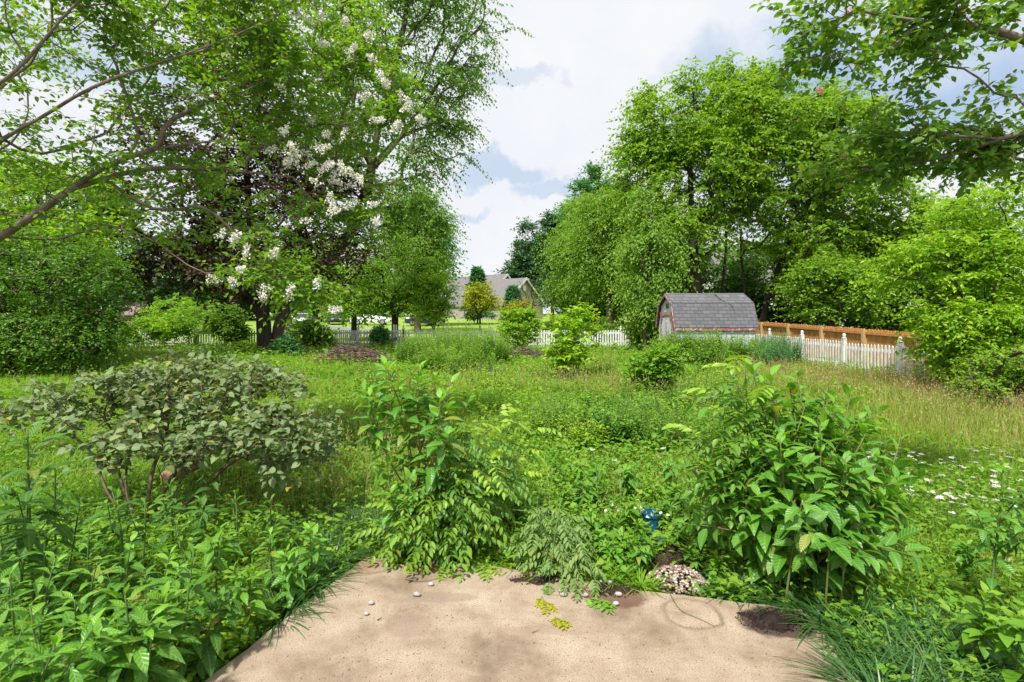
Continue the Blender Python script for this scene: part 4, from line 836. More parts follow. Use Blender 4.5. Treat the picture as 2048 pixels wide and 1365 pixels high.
# woods on the right beyond the fence
woods = 'trees of the woods on the right'
WS = dict(T=6, K=11, tl=1.7, L=.23, W=.10, droop=.6, ldroop=.6, young=.45, up=.25)
tr_simple('willow_tree', 'feathery light green drooping tree at the left end of the right woods', 1172, 42, 400, 68, 71, 'willow', 420, pybot=610, r=.25, sp=WS, carve=.2, group=woods)
tr_simple('willow_tree', 'tall feathery tree with drooping foliage left of the shed', 1220, 36, 370, 90, 72, 'willow', 520, pybot=600, r=.3, sp=WS, carve=.2, group=woods)
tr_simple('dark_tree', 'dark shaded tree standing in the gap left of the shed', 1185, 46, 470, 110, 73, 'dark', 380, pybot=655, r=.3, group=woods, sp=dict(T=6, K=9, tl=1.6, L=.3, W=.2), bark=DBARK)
def big():
    b = at(1430, 27)
    tr = [[at(1390, 27), PX(1395, 600, 27), PX(1385, 480, 27), PX(1380, 350, 27), PX(1390, 220, 27)], [at(1440, 27.5), PX(1442, 600, 27.5), PX(1455, 480, 27.5), PX(1440, 330, 27.5), PX(1450, 200, 27.5)],
          [at(1490, 27.5), PX(1492, 600, 27.5), PX(1478, 480, 27.5), PX(1500, 330, 27.5), PX(1540, 200, 27)], [at(1520, 28), PX(1530, 600, 28), PX(1580, 480, 27.5), PX(1640, 360, 27), PX(1700, 250, 27)],
          [at(1560, 28), PX(1590, 600, 27.5), PX(1680, 480, 27), PX(1760, 400, 26.5)], [PX(1395, 560, 27), PX(1340, 450, 27), PX(1300, 330, 27)]]
    blobs = [(1290, 215, 27, 32, 30, 1.2), (1380, 170, 27, 34, 30, 1.2), (1450, 150, 27, 36, 26, 1.2), (1545, 175, 27, 36, 26, 1.2), (1640, 205, 27, 40, 26, 1.2), (1720, 240, 26.5, 36, 26, 1.2), (1790, 330, 26, 36, 34, 1.2), (1262, 300, 27, 26, 40, 1), (1820, 420, 26, 34, 40, 1),
             (1460, 240, 27, 110, 75, 3, 1.1), (1340, 260, 27, 90, 90, 2.6, 1.2), (1570, 240, 27, 110, 80, 3, 1.2), (1680, 270, 26.5, 90, 70, 2.6, 1.1), (1300, 380, 27, 70, 120, 2.4), (1420, 350, 27, 130, 100, 3.4), (1560, 360, 27, 130, 90, 3.4), (1700, 380, 26.5, 110, 80, 3), (1780, 430, 26, 70, 70, 2.4),
             (1340, 500, 26.5, 80, 90, 2.6, .9), (1640, 470, 27, 110, 70, 2.6, .8), (1760, 540, 26, 90, 70, 2.4, .9), (1500, 170, 27, 50, 40, 1.5, .7), (1450, 460, 28, 100, 60, 2, .4), (1620, 560, 27.5, 110, 50, 2, .7), (1400, 190, 27, 50, 40, 1.5, .7)]
    make_tree('spreading_tree', 'largest tree, with many leaning trunks rising behind the shed', 'tree', b, tr, blobs, 1600, 74, 'midl', DBARK, r=.36, rt=.016, step=.8, carve=.42, f=.55, kp=.3, group=woods, sp=dict(T=7, K=11, tl=1.1, L=.20, W=.12, droop=.45, young=.35, ldroop=.5, up=.15), inner=.04)
big()
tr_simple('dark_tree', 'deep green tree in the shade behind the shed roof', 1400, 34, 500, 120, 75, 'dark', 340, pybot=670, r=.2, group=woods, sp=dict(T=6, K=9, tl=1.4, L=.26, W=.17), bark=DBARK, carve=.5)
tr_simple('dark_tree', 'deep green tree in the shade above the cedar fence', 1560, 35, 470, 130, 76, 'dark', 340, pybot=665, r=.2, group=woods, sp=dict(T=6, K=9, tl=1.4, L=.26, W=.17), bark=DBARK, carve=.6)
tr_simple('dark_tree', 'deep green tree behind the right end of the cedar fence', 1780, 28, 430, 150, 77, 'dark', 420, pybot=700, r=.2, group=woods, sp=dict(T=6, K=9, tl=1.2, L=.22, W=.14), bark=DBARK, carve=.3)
tr_simple('vine_shrub', 'leafy vine covered shrub hanging over the left gable of the shed', 1290, 24, 440, 50, 78, 'willow', 240, pybot=670, blobs=[(1305, 470, 24, 26, 34, 1), (1268, 500, 24.5, 20, 20, 1), (1310, 555, 24, 30, 22, 1), (1300, 600, 24, 22, 14, .9), (1270, 575, 24, 16, 22, .6, .6), (1312, 612, 23.6, 14, 18, .5, .6), (1330, 520, 24.4, 26, 24, .8), (1290, 400, 24.5, 20, 30, .8, .6)], r=.1, group=woods, sp=dict(T=6, K=10, tl=1.1, L=.17, W=.09, droop=.9, ldroop=.9, young=.4), cat='shrub')
tr_simple('small_tree', 'green tree with leafy boughs right of the shed over the cedar fence', 1670, 24, 505, 90, 79, 'mid', 260, pybot=650, r=.12, group=woods, sp=dict(T=6, K=9, tl=.9, L=.16, W=.1, young=.4))
tr_simple('tall_tree', 'distant bluish tree seen above the bright tree on the right', 1900, 60, 380, 90, 80, 'blue', 260, pybot=640, r=.3, group=woods)
def bright_right():
    b = at(2010, 11.3)
    blobs = [(1960, 430, 11.3, 90, 50, 1.2), (2040, 400, 11.6, 80, 60, 1.3), (1900, 520, 11.2, 110, 60, 1.3, 1.2), (2020, 540, 11.2, 120, 90, 1.4, 1.2), (1900, 620, 11, 85, 45, 1.1), (1960, 650, 10.8, 120, 60, 1.2, 1.1), (1990, 740, 10.6, 120, 50, 1.1), (1915, 700, 10.9, 50, 50, .8), (1790, 560, 11.6, 50, 16, .5, .6), (1760, 640, 12, 45, 12, .4, .5), (2090, 680, 11, 90, 110, 1.2), (1830, 500, 11.4, 45, 22, .5, .7), (1960, 800, 10.3, 90, 25, .7, .7), (1735, 690, 12.5, 50, 12, .3, .4)]
    make_tree('bright_shrub_tree', 'bright yellow green leafy tree spilling over the white fence at the right edge', 'tree', b, [[b, b+[0, 0, 1.6], PX(2000, 480, 11.3)], [b+[.3, 0, .1], PX(2060, 600, 11.3), PX(2060, 430, 11.5)], [b+[0, 0, .5], PX(1950, 640, 11), PX(1860, 600, 11)]],
              blobs, 900, 81, 'bright', DBARK, r=.12, rt=.006, step=.4, carve=.5, f=1.2, kp=.3, sp=dict(T=5, K=9, tl=.5, L=.105, W=.055, droop=.4, young=.45, ldroop=.4, flat=.6))
bright_right()
tr_simple('shrub', 'dark twiggy shrub with yellowish tips below the bright tree at the right edge', 2020, 9.4, 690, 110, 82, 'mid', 260, pybot=845, r=.05, sp=dict(T=5, K=8, tl=.35, L=.06, W=.036, young=.6), cat='shrub', trunk_top=.3, carve=.5, f=2)
# far background trees, one look copied along the horizon
far_specs = [(30, 60, 400, 'mid'), (170, 66, 430, 'elm'), (300, 60, 470, 'conifer'), (400, 72, 460, 'dark'), (500, 80, 480, 'mid'), (590, 85, 500, 'elm'), (-120, 60, 380, 'mid'), (1180, 100, 480, 'dark'), (740, 95, 520, 'mid'), (1290, 60, 420, 'dark'),
             (1460, 58, 470, 'mid'), (1640, 56, 440, 'dark'), (1800, 55, 430, 'elm'), (2000, 50, 420, 'mid'), (2180, 48, 400, 'dark'), (900, 130, 570, 'dark'), (980, 130, 575, 'mid')]
lab = ['far left bushy tree behind the bright maple', 'far pale tree behind the left shrub', 'far bluish dark tree above the brown shed roof', 'far dark tree left of the purple tree', 'far green tree behind the purple tree trunk', 'far pale tree behind the white sedan', 'far tree at the very left edge', 'far dark tree right of the beige house',
       'far green tree above the driveway', 'far dark tree behind the drooping willow tree', 'far green tree seen between the leaning trunks', 'far dark tree behind the white house wall', 'far pale tree behind the cedar fence end', 'far green tree behind the bright right tree', 'far dark tree off the right edge', 'far low dark tree behind the left roof of the beige house', 'far low green tree hidden behind the beige gables']
for i, ((px, Y, pt, lf_), lb) in enumerate(zip(far_specs, lab)):
    tr_simple('distant_tree', lb, px, Y, pt, 95 if Y < 90 else 55, 100+i, lf_, 170, pybot=645, r=.3, group='distant trees on the horizon', sp=dict(T=5, K=8, tl=.04*Y, L=.0085*Y, W=.0055*Y), carve=.15, step=1.6, rt=.04)
def far_wood():
    rng = np.random.default_rng(6); n = 26000; x = rng.uniform(-260, 260, n); x = np.where(np.abs(x/190-.02) < .09, x*0-60+rng.uniform(-60, 40, n), x); y = 150+rng.uniform(0, 30, n); H = 9+5*wav(x, y, .06)
    z = gz(x, y)+rng.random(n)**.6*H; mb = MB(); leaves(mb, 'q', np.stack([x, y, z], -1), rng.normal(size=(n, 3)), rng.normal(size=(n, 3))+[0, 0, .6], 2.2, 1.7, .1, rng.random(n), rng.random(n)*.3)
    tag(mb.build('far_wood', LF['dark']), 'low dark band of far-off woodland along the horizon', 'wood', kind='stuff')
far_wood()

# ------------------------------------------------------------------ plants
TM['a'] = blade_t([(0, .9), (.18, 1), (.36, .95), (.54, .85), (.72, .65), (.88, .4), (1, 0)], 0, False)
TM['c'] = blade_t([(0, .0), (.06, .62), (.22, .98), (.42, 1), (.62, .78), (.82, .40), (1, 0)], .12)   # heart-shaped
def bez(p0, p1, off, n=14):
    p0, p1 = np.array(p0, float), np.array(p1, float); c = (p0+p1)/2+np.array(off); u = np.linspace(0, 1, n)[:, None]
    return (1-u)**2*p0+2*u*(1-u)*c+u**2*p1
def onpath(pts, t):
    n = len(pts)-1; f = np.clip(t*n, 0, n-1e-6); i = f.astype(int); fr = (f-i)[:, None]
    return pts[i]*(1-fr)+pts[i+1]*fr, nrm(pts[i+1]-pts[i])
def frame(T):
    ref = np.where(np.abs(T[:, 2:3]) > .9, [[1., 0, 0]], [[0, 0, 1.]]); U = nrm(np.cross(T, ref)); return U, np.cross(T, U)
def shoot(S, Lf, rng, p0, p1, off=(0, 0, 0), r=.008, n=14, L=.12, Wr=.38, t0=.2, tn='o', e0=10, e1=65, bend=.25, young=.8, pet=.02, whorl=1, lo=.7, tip=.4, az0=None, jit=.2, powr=1.):
    pts = bez(p0, p1, off); S.tube(pts, np.linspace(r, r*.45, len(pts)), 6)
    t = np.repeat(t0+(1-t0)*(np.linspace(0, 1, n)**powr), whorl); k = len(t)
    P, T = onpath(pts, t); U, V = frame(T); idx = np.arange(k)
    az = (az0 if az0 is not None else rng.random()*6.28)+(idx//whorl)*2.4+(idx % whorl)*2*math.pi/max(whorl, 1)+rng.normal(0, jit, k)
    u = (t-t0)/(1-t0+1e-6); el = np.radians(e0+(e1-e0)*u**1.6)+rng.normal(0, .12, k)
    rad = U*np.cos(az)[:, None]+V*np.sin(az)[:, None]; D = rad*np.cos(el)[:, None]+T*np.sin(el)[:, None]
    sz = np.where(u < .5, lo+(1-lo)*u*2, 1-(1-tip)*((u-.5)*2)**1.5)*rng.uniform(.85, 1.15, k)
    if pet > 0:
        pl = pet*sz*rng.uniform(.7, 1.3, k); sticks(S, P, D, pl, np.full(k, max(.0009, r*.2))); P = P+nrm(D)*pl[:, None]
    D2 = D.copy(); D2[:, 2] -= .12
    leaves(Lf, tn, P, D2, T*.6+[0, 0, 1.]+rng.normal(size=(k, 3))*.28, L*sz, L*Wr*sz, bend*rng.uniform(.5, 1.5, k), rng.random(k), np.clip((u-.62)*2.2, 0, 1)*young+rng.random(k)*.1)
    return pts
def pinnate(S, Lf, rng, P, D, length, pairs=5, l=.07, wr=.42, droop=.35, young=0., tn='o', hang=.25):
    """compound leaves: P, D (n,3)"""
    P = np.asarray(P, float); D = nrm(np.asarray(D, float)); n = len(P); length = np.broadcast_to(length, (n,)); young = np.broadcast_to(young, (n,))
    sticks(S, P, D, length, np.full(n, .0014), droop)
    side = nrm(np.cross(D, [0, 0, 1.])); up = np.cross(side, D)
    m = pairs*2+1; u = np.r_[np.repeat(np.linspace(.28, .93, pairs), 2), 1.0]; sg = np.r_[np.tile([1., -1.], pairs), 0]
    PP = P[:, None]+D[:, None]*(u[None]*length[:, None]*(1-.35*droop*u[None]))[..., None]-up[:, None]*(droop*u[None]**2*length[:, None])[..., None]
    tng = D[:, None]-up[:, None]*(2*droop*u[None]*.8)[..., None]
    LD = tng*(.45+.6*(sg == 0))[None, :, None]+side[:, None]*sg[None, :, None]*.9+rng.normal(size=(n, m, 3))*.13; LD[..., 2] -= hang
    N = up[:, None]+rng.normal(size=(n, m, 3))*.2+[0, 0, .4]
    sz = l*(.72+.28*np.sin(u*math.pi))[None]*rng.uniform(.85, 1.15, (n, m))*(length/np.mean(length))[:, None]**.5
    leaves(Lf, tn, PP.reshape(-1, 3), LD.reshape(-1, 3), N.reshape(-1, 3), sz.ravel(), sz.ravel()*wr, .22, rng.random(n*m), np.repeat(young, m))
def plant_root(name, label, cat, p, group=None): return thing(name, label, cat, p, group=group)
def finish(root, S, Lf, leaf, stem=STEM, sname='stems', fname='foliage'):
    if S.n: S.uc = False; S.build(sname, stem, root, smooth=True)
    if Lf.n: Lf.build(fname, LF[leaf], root, smooth=True)
    return root

# grey green bush on the left with its two cut logs behind
def grey_bush():
    rng = np.random.default_rng(201); b = PX(300, 1045, 4.1); b[2] = -.05
    root = thing('grey_leaved_bush', 'wide bush with dull grey green leaves and bare brown stems in the left foreground', 'bush', b)
    tr = []
    for px, py, Y in ((560, 880, 4.0), (470, 800, 4.4), (340, 780, 4.6), (240, 830, 4.2), (120, 850, 4.3), (420, 880, 3.8), (600, 910, 4.3), (290, 860, 4.0), (180, 800, 4.8)):
        e = PX(px, py, Y); o = rng.normal(0, .05, 3)*[1, 1, 0]; tr.append([b+o, b+o*1.5+(e-b)*[.25, .25, .38], b+(e-b)*[.6, .6, .7]+rng.normal(0, .03, 3), e])
    blobs = [(130, 800, 4.3, 120, 45, .5), (240, 790, 4.5, 130, 60, .7, 1.2), (390, 760, 4.8, 150, 55, .8, 1.3), (520, 770, 4.7, 90, 50, .6, 1.1), (430, 850, 4.2, 160, 65, .6, 1.2), (580, 860, 4.2, 95, 70, .5, 1.2), (330, 880, 4.0, 150, 50, .5, .7), (630, 850, 4.4, 50, 60, .35, .8), (50, 830, 4.3, 40, 18, .3, .6), (200, 900, 4.0, 100, 40, .4, .4), (600, 930, 4.1, 70, 40, .4, .7), (370, 715, 4.9, 60, 20, .4, .6)]
    t = blob_pts(blobs, 900, rng, .45, .3, 3); A, par, Dd, tips, ntr = grow(tr, t, .09, .25, 0, rng)
    S = MB(); skin(S, A, par, tips, .026, .002, 6); S.build('stems', noisy_mat('brown_stems', [(.3, (.07, .04, .03)), (.7, (.19, .12, .09))], 12, .8, .3), root, smooth=True)
    Lf = MB(); S2 = MB(); n = len(tips); K = 6
    P = np.repeat(A[tips], K, 0); T = np.repeat(Dd[tips], K, 0); U, V = frame(T); az = np.tile(np.arange(K)*math.pi+0, n)+np.repeat(rng.random(n)*6.28, K)+(np.arange(n*K)//2)*1.57+rng.normal(0, .3, n*K)
    back = np.tile(np.repeat([0, .05, .11], 2), n); P = P-T*back[:, None]
    D = U*np.cos(az)[:, None]+V*np.sin(az)[:, None]+T*.25; D[:, 2] = D[:, 2]*.4-.05+rng.normal(0, .28, n*K)
    L = rng.uniform(.042, .088, n*K); sticks(S2, P, D, np.full(n*K, .02), np.full(n*K, .0013)); P = P+nrm(D)*.02
    leaves(Lf, 'c', P, D, rng.normal(size=(n*K, 3))*.45+[0, -.15, 1.], L, L*.66, .25, rng.random(n*K), (rng.random(n*K) < .07)*.6)
    Lf.build('foliage', LF['grey'], root, smooth=True)
    # cut logs lying behind it
    for k, (a, c, r) in enumerate(((PX(372, 955, 4.75), PX(448, 915, 5.3), .085), (PX(335, 985, 4.6), PX(395, 950, 5.05), .07))):
        for v in (a, c): v[2] = gz(v[0], v[1])+r+.28*(k == 0)+.16*(k == 1)
        lr = thing('cut_log', ['upper cut log lying behind the grey leaved bush', 'lower cut log lying behind the grey leaved bush'][k], 'log', (a+c)/2, group='cut logs')
        mb = MB(); pts = resample([a, (a+c)/2+[0, 0, .008], c], .06); rr = r*(1+rng.normal(0, .03, len(pts))); mb.tube(pts, rr, 12, cap=False)
        mb.build('log_bark', noisy_mat('log_bark', [(.3, (.17, .09, .06)), (.7, (.42, .26, .18))], 14, .9, .7), lr, smooth=True)
        for e, d in ((pts[0], pts[0]-pts[1]), (pts[-1], pts[-1]-pts[-2])):
            m2 = MB(); m2.tube([e-nrm(d)*.02, e+nrm(d)*.004], [r*.9, r*.93], 12); m2.build('cut_end', noisy_mat('cut_wood', [(.3, (.40, .24, .13)), (.7, (.56, .38, .22))], 20, .8, .2), lr)
grey_bush()

# central tall weed with forked stems
def central():
    rng = np.random.default_rng(211); Y = 3.62; b = PX(830, 1085, Y); b[2] = -.05; S, Lf = MB(), MB()
    root = thing('tall_weed', 'tall forked weed with pointed pale green leaves at the centre back edge of the patio', 'plant', b)
    f1 = PX(832, 1000, Y); S.tube(bez(b, f1, (.01, 0, 0)), np.linspace(.014, .011, 14), 7)
    f2 = PX(840, 905, Y)
    S.tube(bez(f1, f2, (0, 0, 0)), np.linspace(.011, .009, 14), 7)
    for p0, (px, py, Y2), off, n, t0, L in ((f2, (772, 735, 3.55), (-.02, 0, .02), 18, .25, .15), (f2, (838, 738, 3.65), (-.02, 0, -.02), 16, .2, .15), (f1, (738, 790, 3.5), (-.10, 0, -.06), 15, .35, .15), (f1, (900, 765, 3.8), (.06, 0, -.05), 18, .25, .15),
                            (f2, (870, 755, 3.9), (.02, .1, 0), 12, .4, .13), (f1, (880, 800, 3.45), (.1, -.1, -.05), 12, .3, .15), (f1, (800, 780, 3.9), (0, .1, 0), 10, .3, .13)):
        shoot(S, Lf, rng, p0, PX(px, py, Y2), off, .007, n+8, L*1.1, .42, t0, 'o', 5, 60, .3, .75, .03, 1, .9, .55, powr=.85)
        for _ in range(2):
            q = p0+(PX(px, py, Y2)-p0)*rng.uniform(.35, .6); e = PX(px, py, Y2)+[rng.normal(0, .10), rng.normal(0, .12), -rng.uniform(.1, .25)]; shoot(S, Lf, rng, q, e, off, .004, 11, L*.85, .42, .3, 'o', 10, 60, .3, .7, .02, 1, .9, .6)
    for px, py in ((752, 870), (818, 775), (760, 850)):
        c = PX(px, py, 3.55); S.tube([c, c+[0, 0, .03], c+[.005, 0, .07]], [.006, .008, .003], 5)
    for px, py, Y2 in ((775, 930, 3.5), (800, 900, 3.7), (860, 890, 3.8), (780, 990, 3.4), (870, 960, 3.5), (820, 960, 3.4), (760, 960, 3.7), (800, 830, 3.8), (860, 830, 3.5), (905, 860, 3.6)):
        shoot(S, Lf, rng, b+rng.normal(0, .04, 3)*[1, 1, 0], PX(px, py, Y2), (rng.normal(0, .04), 0, .05), .005, 16, .13, .44, .25, 'o', 5, 60, .3, .45, .02, 1, .9, .6)
    n = 10; az = rng.random(n)*6.28; P = PX(832, 1030, Y)+np.c_[np.cos(az)*.02, np.sin(az)*.02, rng.uniform(-.2, .1, n)]
    D = np.c_[np.cos(az), np.sin(az), rng.uniform(-.2, .3, n)]; leaves(Lf, 'o', P, D, [0, 0, 1.]+rng.normal(size=(n, 3))*.2, .2, .085, .3, rng.random(n), 0)
    finish(root, S, Lf, 'poke', RSTEM)
central()
def wisteria():
    rng = np.random.default_rng(212); b = PX(880, 1100, 3.62); b[2] = -.05; S, Lf = MB(), MB()
    root = thing('compound_leaved_bush', 'arching bush of many small paired leaflets spilling onto the back edge of the patio', 'bush', b)
    ends = [(930, 880, 3.8), (870, 880, 3.7), (990, 850, 3.9), (1040, 830, 4.0), (1055, 900, 4.0), (1040, 950, 3.9), (1000, 960, 3.7), (950, 930, 3.6), (900, 950, 3.5), (860, 980, 3.45), (800, 1020, 3.4), (780, 1060, 3.4), (830, 1060, 3.35),
            (880, 1050, 3.35), (930, 1040, 3.4), (970, 1020, 3.5), (1000, 900, 4.1), (920, 990, 3.35), (860, 1090, 3.3), (900, 1110, 3.32), (940, 1080, 3.35), (975, 870, 4.2), (1010, 1000, 3.8), (880, 920, 3.9), (790, 1095, 3.4), (830, 1010, 3.9), (950, 850, 3.6), (860, 1120, 3.3), (985, 930, 3.45), (810, 990, 3.5), (850, 1020, 3.4), (900, 1010, 3.4), (940, 1000, 3.45), (870, 1000, 3.6), (920, 1050, 3.5), (960, 970, 3.6), (820, 1090, 3.42), (1020, 930, 4.1), (900, 960, 3.7), (1060, 860, 4.2), (840, 950, 3.8), (920, 840, 3.9), (880, 860, 4.0), (960, 890, 3.8), (1020, 860, 4.1), (940, 860, 4.1), (900, 900, 3.6), (980, 910, 3.7), (860, 930, 3.6)]
    for px, py, Y in ends:
        e = PX(px, py, Y); e[2] = max(e[2], .06); o = b+rng.normal(0, .06, 3)*[1, .6, 0]
        pts = bez(o, e, (0, 0, .14+.2*np.linalg.norm(e-b)*.4)); S.tube(pts, np.linspace(.006, .002, 14), 5)
        m = 7; t = np.linspace(.35, 1, m); P, T = onpath(pts, t); az = rng.random()*6.28+np.arange(m)*2.4; U, V = frame(T)
        D = U*np.cos(az)[:, None]+V*np.sin(az)[:, None]+T*.7; D[:, 2] = D[:, 2]*.5+.15
        pinnate(S, Lf, rng, P, D, rng.uniform(.18, .30, m), 5, .07, .42, .5, np.where(t > .85, .8 if py < 960 else .4, .05)+rng.random(m)*.1, hang=.35)
    finish(root, S, Lf, 'pinn', STEM)
wisteria()
def big_right():
    rng = np.random.default_rng(221); b = PX(1590, 1150, 3.15); b[2] = -.05; S, Lf = MB(), MB()
    root = thing('broad_leaved_weed', 'very large bushy weed with big broad leaves at the right corner of the patio', 'plant', b)
    tops = [(1505, 735, 3.4), (1540, 745, 3.3), (1575, 755, 3.6), (1595, 748, 3.5), (1655, 775, 3.4), (1700, 780, 3.6), (1440, 860, 3.4), (1420, 930, 3.3), (1640, 850, 3.1), (1730, 870, 3.3), (1770, 900, 3.5), (1500, 860, 3.3), (1560, 880, 3.0), (1790, 960, 3.3), (1760, 1000, 3.1), (1690, 920, 3.0), (1470, 960, 3.1), (1610, 930, 2.95), (1720, 1030, 2.95), (1520, 1000, 3.0), (1800, 870, 3.8), (1640, 980, 2.95), (1580, 850, 3.7)]
    for i, (px, py, Y) in enumerate(tops):
        e = PX(px, py, Y); o = b+rng.normal(0, .09, 3)*[1, .8, 0]
        shoot(S, Lf, rng, o, e, np.array([(e[0]-b[0])*.2, rng.normal(0, .05), .08]), .009, 24, .175, .42, .15, 'o', 8, 60, .35, .75 if py < 900 else .35, .03, 1, 1.1, .6, powr=.85)
        for _ in range(3):
            q = o+(e-o)*rng.uniform(.4, .7)+[0, 0, .02]; e2 = e+[rng.normal(0, .15), rng.normal(0, .15), -rng.uniform(.05, .3)]; shoot(S, Lf, rng, q, e2, (0, 0, .04), .005, 13, .14, .42, .25, 'o', 0, 60, .35, .6 if py < 900 else .3, .02, 1, 1, .6)
    # the young rosette at the front
    for px, py, L in ((1660, 1085, .17), (1690, 1110, .15)):
        c = PX(px, py, 2.75); S.tube(bez([c[0], c[1]+.05, -.04], c, (0, 0, 0)), .006, 6); n = 8; az = np.arange(n)*2.4
        leaves(Lf, 'o', np.tile(c, (n, 1)), np.c_[np.cos(az), np.sin(az), rng.uniform(-.1, .25, n)], [0, -.1, 1.]+rng.normal(size=(n, 3))*.1, L*np.linspace(1.2, .6, n), L*.5*np.linspace(1.2, .6, n), .25, rng.random(n), .1)
    n = 34; az = rng.uniform(-math.pi-.2, .2, n); r = rng.uniform(.05, .28, n); P = b+np.c_[np.cos(az)*r, np.sin(az)*r, rng.uniform(.15, .62, n)]
    leaves(Lf, 'o', P, np.c_[np.cos(az), np.sin(az), rng.uniform(-.35, .25, n)], np.c_[rng.normal(size=(n, 2))*.25, np.ones(n)], rng.uniform(.16, .25, n), rng.uniform(.07, .11, n), .3, rng.random(n), 0)
    sticks(S, P-np.c_[np.cos(az), np.sin(az), np.full(n, .4)]*.14, np.c_[np.cos(az), np.sin(az), np.full(n, .4)], .15, np.full(n, .0025))
    for px, Y in ((1568, 2.98), (1583, 2.9)):
        e = PX(px+22, 1000, Y); S.tube(bez([e[0]-.1, Y, -.05], e, (-.02, 0, 0)), np.linspace(.007, .004, 14), 6)
    finish(root, S, Lf, 'poked', noisy_mat('olive_stem', [(.3, (.12, .10, .03)), (.7, (.14, .18, .05))], 6, .6, 0))
big_right()
def walnut():
    rng = np.random.default_rng(222); b = PX(1500, 1130, 3.4); b[2] = -.05; S, Lf = MB(), MB()
    root = thing('sapling', 'slender sapling with long rows of paired leaflets arching left of the broad leaved weed', 'sapling', b)
    for (px, py, Y), n in (((1490, 722, 3.35), 10), ((1440, 800, 3.4), 6), ((1405, 880, 3.4), 6), ((1555, 780, 3.3), 5), ((1510, 850, 3.2), 6), ((1470, 900, 3.3), 6)):
        e = PX(px, py, Y); pts = bez(b+rng.normal(0, .03, 3)*[1, 1, 0], e, (.02, 0, 0)); S.tube(pts, np.linspace(.009, .003, 14), 6)
        t = np.linspace(.45, 1, n); P, T = onpath(pts, t); az = math.pi+np.sin(np.arange(n)*2.2)*1.3; D = np.c_[np.cos(az), np.sin(az)*.7-.1, np.full(n, .5)]
        pinnate(S, Lf, rng, P, D, rng.uniform(.3, .45, n), 6, .095, .42, .55, np.where(t > .9, .85, 0.05), hang=.15)
    finish(root, S, Lf, 'pinn', STEM)
walnut()

# left foreground weeds with long glossy leaves
def rosette_weed(px, py, Y, seed, L=.15, n=20, leaf='weed', label='glossy long leaved weed in the thicket left of the patio', group='long leaved weeds in the left foreground', t0=.25, branches=0, Wr=.30, tn='l', e0=0, e1=62, cat='weed', name='leafy_weed', h0=None, r=.006, young=.7, base=None, stem=STEM):
    rng = np.random.default_rng(seed); top = PX(px, py, Y)
    if h0: top[2] = h0
    b = np.array([top[0]+rng.normal(0, .05), top[1]+rng.normal(0, .05), -.06]) if base is None else np.array(base)
    for _ in range(40):
        if not in_patio(np.array([b[0]]), np.array([b[1]]), .13)[0]: break
        sh = np.array([-.05, 0, 0]) if b[0] < -.7 else (np.array([.05, 0, 0]) if b[0] > 1.3 else np.array([0, .05, 0])); b += sh; top += sh*.8
    if b[1] > 4.2: b[2] = gz(b[0], b[1])
    S, Lf = MB(), MB(); root = thing(name, label, cat, b, group=group)
    shoot(S, Lf, rng, b, top, rng.normal(0, .03, 3), r, n, L, Wr, t0, tn, e0, e1, .45, young, .008, 1, .9, .45, powr=.7)
    for _ in range(branches):
        a = rng.random()*6.28; h = rng.uniform(.35, .75); st = b+(top-b)*h; e = st+np.array([math.cos(a)*.6, math.sin(a)*.6, .9])*(top[2]-b[2])*rng.uniform(.25, .42)
        shoot(S, Lf, rng, st, e, (0, 0, -.02), r*.6, int(n*.6), L*.8, Wr, .3, tn, e0, e1, .4, young, .006, 1, .8, .4)
    return finish(root, S, Lf, leaf, stem)
spots = [(0, 1100, 2.0), (110, 1120, 2.15), (195, 1125, 2.25), (262, 1085, 2.5), (405, 1105, 2.3), (60, 1215, 1.85), (205, 1290, 1.75), (440, 1195, 2.15), (485, 1185, 2.3), (545, 1195, 2.35), (600, 1105, 2.9), (645, 1060, 3.1), (575, 1150, 2.65), (20, 1150, 2.1), (330, 1200, 2.1), (120, 1310, 1.65), (385, 1240, 2.0),
         (30, 1330, 1.6), (150, 1200, 2.0), (290, 1150, 2.3), (500, 1140, 2.6), (340, 1110, 2.5), (250, 1190, 2.05), (640, 1110, 2.85), (470, 1250, 2.0), (90, 1060, 2.5), (180, 1050, 2.7), (440, 1060, 2.8), (540, 1070, 3.0), (30, 1040, 2.6), (350, 1040, 2.9), (270, 1250, 1.9)]
for i, (px, py, Y) in enumerate(spots):
    rosette_weed(px, py, Y, 300+i, L=(.13+.05*((i*7) % 5)/4)*(1.1 if Y < 2.1 else .85), n=16+(i*5) % 12, leaf=('weed', 'poke', 'weed', 'poked', 'weedd')[i % 5], branches=(i % 3 == 0)*2, t0=.15, Wr=(.30, .36, .26, .42)[i % 4], tn='l' if i % 4 != 3 else 'o')
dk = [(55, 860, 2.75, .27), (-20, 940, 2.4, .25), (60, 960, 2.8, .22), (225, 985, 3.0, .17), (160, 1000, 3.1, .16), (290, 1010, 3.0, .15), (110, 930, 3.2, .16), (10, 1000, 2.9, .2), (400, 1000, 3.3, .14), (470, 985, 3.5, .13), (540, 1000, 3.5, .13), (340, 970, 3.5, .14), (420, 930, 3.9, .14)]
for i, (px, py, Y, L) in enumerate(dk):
    rosette_weed(px, py, Y, 350+i, L=L, n=22, leaf='weedd', label='tall weed with very long dark leaves at the left edge' if i < 3 else 'shaded dark green weed under the grey leaved bush', group='tall dark weeds at the left edge' if i < 3 else 'shaded weeds under the grey leaved bush', t0=.2, Wr=.27 if i < 3 else .3, branches=1, r=.008)
